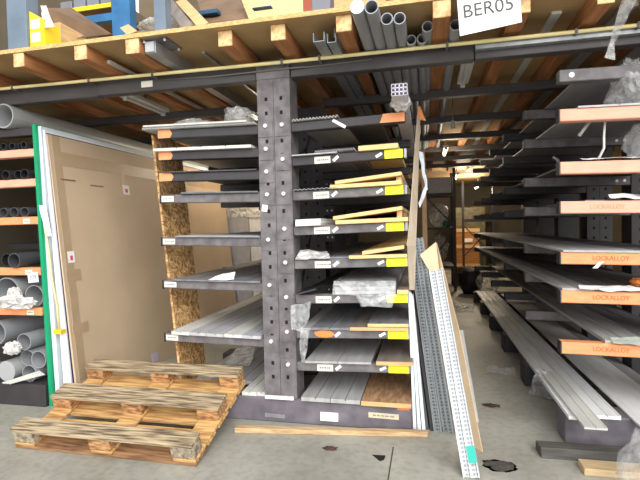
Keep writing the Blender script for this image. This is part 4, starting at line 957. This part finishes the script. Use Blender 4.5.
a2, b2 = at(72, 24, 'Y', 3.96), at(118, 13, 'Y', 3.96)
MB().box(a2.x, b2.x, 3.97, 4.05, (a2.z+b2.z)/2-.03, (a2.z+b2.z)/2+.04).build('shelf_beam', BLUE, bs)
a3, b3 = at(113, 30, 'Y', 3.96), at(130, 0, 'Y', 3.96)
MB().box(a3.x, b3.x, 3.95, 4.05, 2.8675, b3.z+.3).build('shelf_upright', BLUE, bs)
sk = thing('wrapped_pack', 'plastic wrapped pack on the deck behind the grey post', 'wrapped pack', (at(147, 20, 'Y', 3.5).x, 3.6, 2.9))
v = at(148, 20, 'Y', 3.4); MB().blob((v.x, 3.58, v.z+.02), (.2, .12, .06), 44, .3).build('pack', WRAPD, sk, smooth=True)
MB().box(v.x-.2, v.x+.2, 3.5, 3.75, 2.8675, v.z-.03).build('pack_base', PLANKB, sk)
for q, (xa, ya, xb_, yb) in enumerate([(166, 0, 188, 27), (180, 0, 203, 25), (124, 26, 132, 33)]):
    d = Vector((.04, 0, .01)); A, B_ = at(xb_, yb, 'Y', 3.15), at(xa, ya, 'Y', 3.5)
    solo(MB().hexa([A-d, A+d, A+d+Vector((0, .05, 0)), A-d+Vector((0, .05, 0)), B_-d, B_+d, B_+d+Vector((0, .05, 0)), B_-d+Vector((0, .05, 0))]), 'deck_plank', [PLANKB, WOODX, WOODX][q], ['grey-brown plank slanting on the deck beside the grey post', 'pale plank slanting on the deck right of the grey post', 'short pale plank slanting on deck below the wrapped pack'][q], 'plank', 'slanted planks on the deck')
upbox(182, 8, 217, 17, 3.6, .08, BLUED, 'blue_rail', 'dark blue rail on the deck above the left rack arms', 'rail')
solo(MB().sheet(at(205, 25, 'Y', 3.5), at(252, 20, 'Y', 3.5), at(236, -6, 'Y', 4.2), at(196, -4, 'Y', 4.2), .02), 'brown_board', BROWN, 'brown board leaning on the deck left of the cream panel', 'board')
solo(MB().hexa([at(257, 40, 'Y', 3.3), at(262, 40, 'Y', 3.3), at(262, 40, 'Y', 3.34), at(257, 40, 'Y', 3.34), at(240, -4, 'Y', 3.7), at(245, -4, 'Y', 3.7), at(245, -4, 'Y', 3.74), at(240, -4, 'Y', 3.74)]), 'wooden_lath', WOODX, 'pale lath slanting against the brown board on the deck', 'lath')
solo(MB().box(at(244, 0, 'Y', 4.6).x, at(303, 0, 'Y', 4.6).x, 4.6, 4.64, 2.8675, 4.2), 'cream_panel', CREAM, 'cream yellow panel standing on the deck above the column', 'panel')
upbox(252, 5, 271, 9, 3.7, .05, BLUED, 'tool_bar', 'dark blue bar lying before the cream panel on the deck', 'bar')
upbox(303, -5, 312, 11, 3.3, .1, M('vermilion_box', '#b8573a', .6, 0, .2), 'tool_box', 'rust red box on the deck left of the grey machine', 'box', 2.8675)
upbox(312, -6, 330, 8, 3.3, .15, BINGREY, 'machine_box', 'grey machine box on the deck beside the rust red box', 'machine', 2.8675)
upbox(334, -8, 385, 4, 3.25, .1, ORANGE, 'orange_beam', 'orange beam lying on the deck above the pipe ends', 'beam', 2.8675)

# ------------------------------------------------------------------ far end of the aisle
fr = thing('storage_rack', 'dark storage rack with braces and wrapped goods at far end of aisle', 'rack', (.3, 10.7, 0))
for x in (.0, .62): 
    for y in (10.6, 11.7): MB().box(x-.03, x+.03, y, y+.07, 0, 2.69).build('upright', STEELD, fr)
for z in (.5, 1.35, 2.1): MB().box(.03, .59, 10.6, 11.7, z, z+.05).build('shelf', STEELD, fr)
for za, zb in ((.55, 1.3), (2.05, 1.45)): MB().lean((.03, 10.595, za), (.59, 10.595, zb), (0, 0, 1), .035, .004).build('brace', STEELD, fr)
solo(MB().blob((.3, 11.1, 1.68), (.2, .25, .27), 91, .25, zmin=1.401), 'wrapped_pack', WRAPW, 'whitish wrapped pack on middle shelf of the far rack', 'wrapped pack', smooth=True)
solo(MB().blob((.3, 11.1, .9), (.2, .25, .3), 92, .3, zmin=.551), 'wrapped_pack', WRAPD, 'cloudy wrapped pack on lower shelf of the far rack', 'wrapped pack', smooth=True)
solo(MB().blob((.46, 10.76, 1.48), (.09, .1, .08), 93, .2, zmin=1.401), 'green_bag', GREENP, 'green bag on the middle shelf of the far rack', 'bag', smooth=True)
solo(MB().box(.06, .56, 10.65, 11.6, 2.151, 2.5), 'grey_carton', PROFG, 'pale grey carton on the top shelf of the far rack', 'carton', bevel=.01)
cr = thing('wooden_crate', 'large orange-brown wooden crate at far end of the aisle', 'crate', (1.23, 15.3, 0))
MB().box(.88, 1.6, 15, 15.8, .12, 1.3).build('crate_body', CRATE, cr, .01)
for z in (.12, .7, 1.2): MB().box(.87, 1.61, 14.975, 15.0, z, z+.1).build('crate_slat', WOODX, cr)
for x in (.9, 1.2, 1.5): MB().box(x-.04, x+.06, 15, 15.8, 0, .12).build('crate_foot', CRATE, cr)
MB().box(1.1, 1.4, 14.97, 14.998, .88, 1.0).build('crate_label', PAPER, cr)
solo(MB().box(.85, 1.9, 15.9, 16.9, 0, 2.0), 'wrapped_load', M('olive_wrap', '#7c6f45', .4, 0, .25, 9), 'olive wrapped load stacked behind the wooden crate', 'load', bevel=.03)
fr2 = thing('storage_rack', 'open dark rack frame with cross braces before the wooden crate', 'rack', (1.4, 13, 0))
for x in (.98, 1.75): MB().box(x-.03, x+.03, 13, 13.07, 0, 2.6).build('upright', STEELD, fr2)
for za, zb in ((.6, 1.4), (1.4, .6)): MB().lean((1.0, 12.995, za), (1.73, 12.995, zb), (0, 0, 1), .03, .004).build('brace', STEELD, fr2)
MB().box(1.0, 1.73, 13, 13.07, 1.5, 1.58).build('rail', STEELD, fr2)
solo(MB().box(.62, .88, 11.4, 11.7, 0, .45), 'floor_box', BROWN, 'small brown box on the floor beside the far rack', 'box', bevel=.01)

# ------------------------------------------------------------------ light
sc = bpy.context.scene
w = bpy.data.worlds.new('sky'); sc.world = w; w.use_nodes = True
nt = w.node_tree; bg = nt.nodes['Background']
tc = nt.nodes.new('ShaderNodeTexCoord'); sp = nt.nodes.new('ShaderNodeSeparateXYZ'); rp = nt.nodes.new('ShaderNodeValToRGB')
rp.color_ramp.elements[0].position = 0; rp.color_ramp.elements[0].color = (1.2, 1.19, 1.16, 1)
rp.color_ramp.elements[1].position = .9; rp.color_ramp.elements[1].color = (.72, .75, .8, 1)
nt.links.new(tc.outputs['Generated'], sp.inputs[0]); nt.links.new(sp.outputs[2], rp.inputs[0]); nt.links.new(rp.outputs[0], bg.inputs['Color'])
bg.inputs['Strength'].default_value = 1.15
sun = bpy.data.lights.new('daylight', 'SUN'); sun.energy = 2.2; sun.angle = math.radians(50); sun.color = (1, .98, .94)
so = bpy.data.objects.new('daylight', sun); C.objects.link(so)
so.rotation_euler = Vector((-.42, .8, -.52)).to_track_quat('-Z', 'Y').to_euler()
for (x, y, z, e) in ((.4, 7.6, 2.5, 10), (.9, 12, 2.45, 40), (1.3, 14.2, 2.4, 60), (-2.3, 6.45, 2.55, 26)):  # last entry is the light of the added left bay lamp
    l = bpy.data.lights.new('tube_light', 'POINT'); l.energy = e; l.color = (1, .86, .66); l.shadow_soft_size = .15
    o = bpy.data.objects.new('tube_light', l); C.objects.link(o); o.location = (x, y, z)
vs = sc.view_settings; vs.view_transform = 'Standard'; vs.look = 'None'; vs.exposure = 0.65; vs.gamma = 1; vs.use_curve_mapping = False
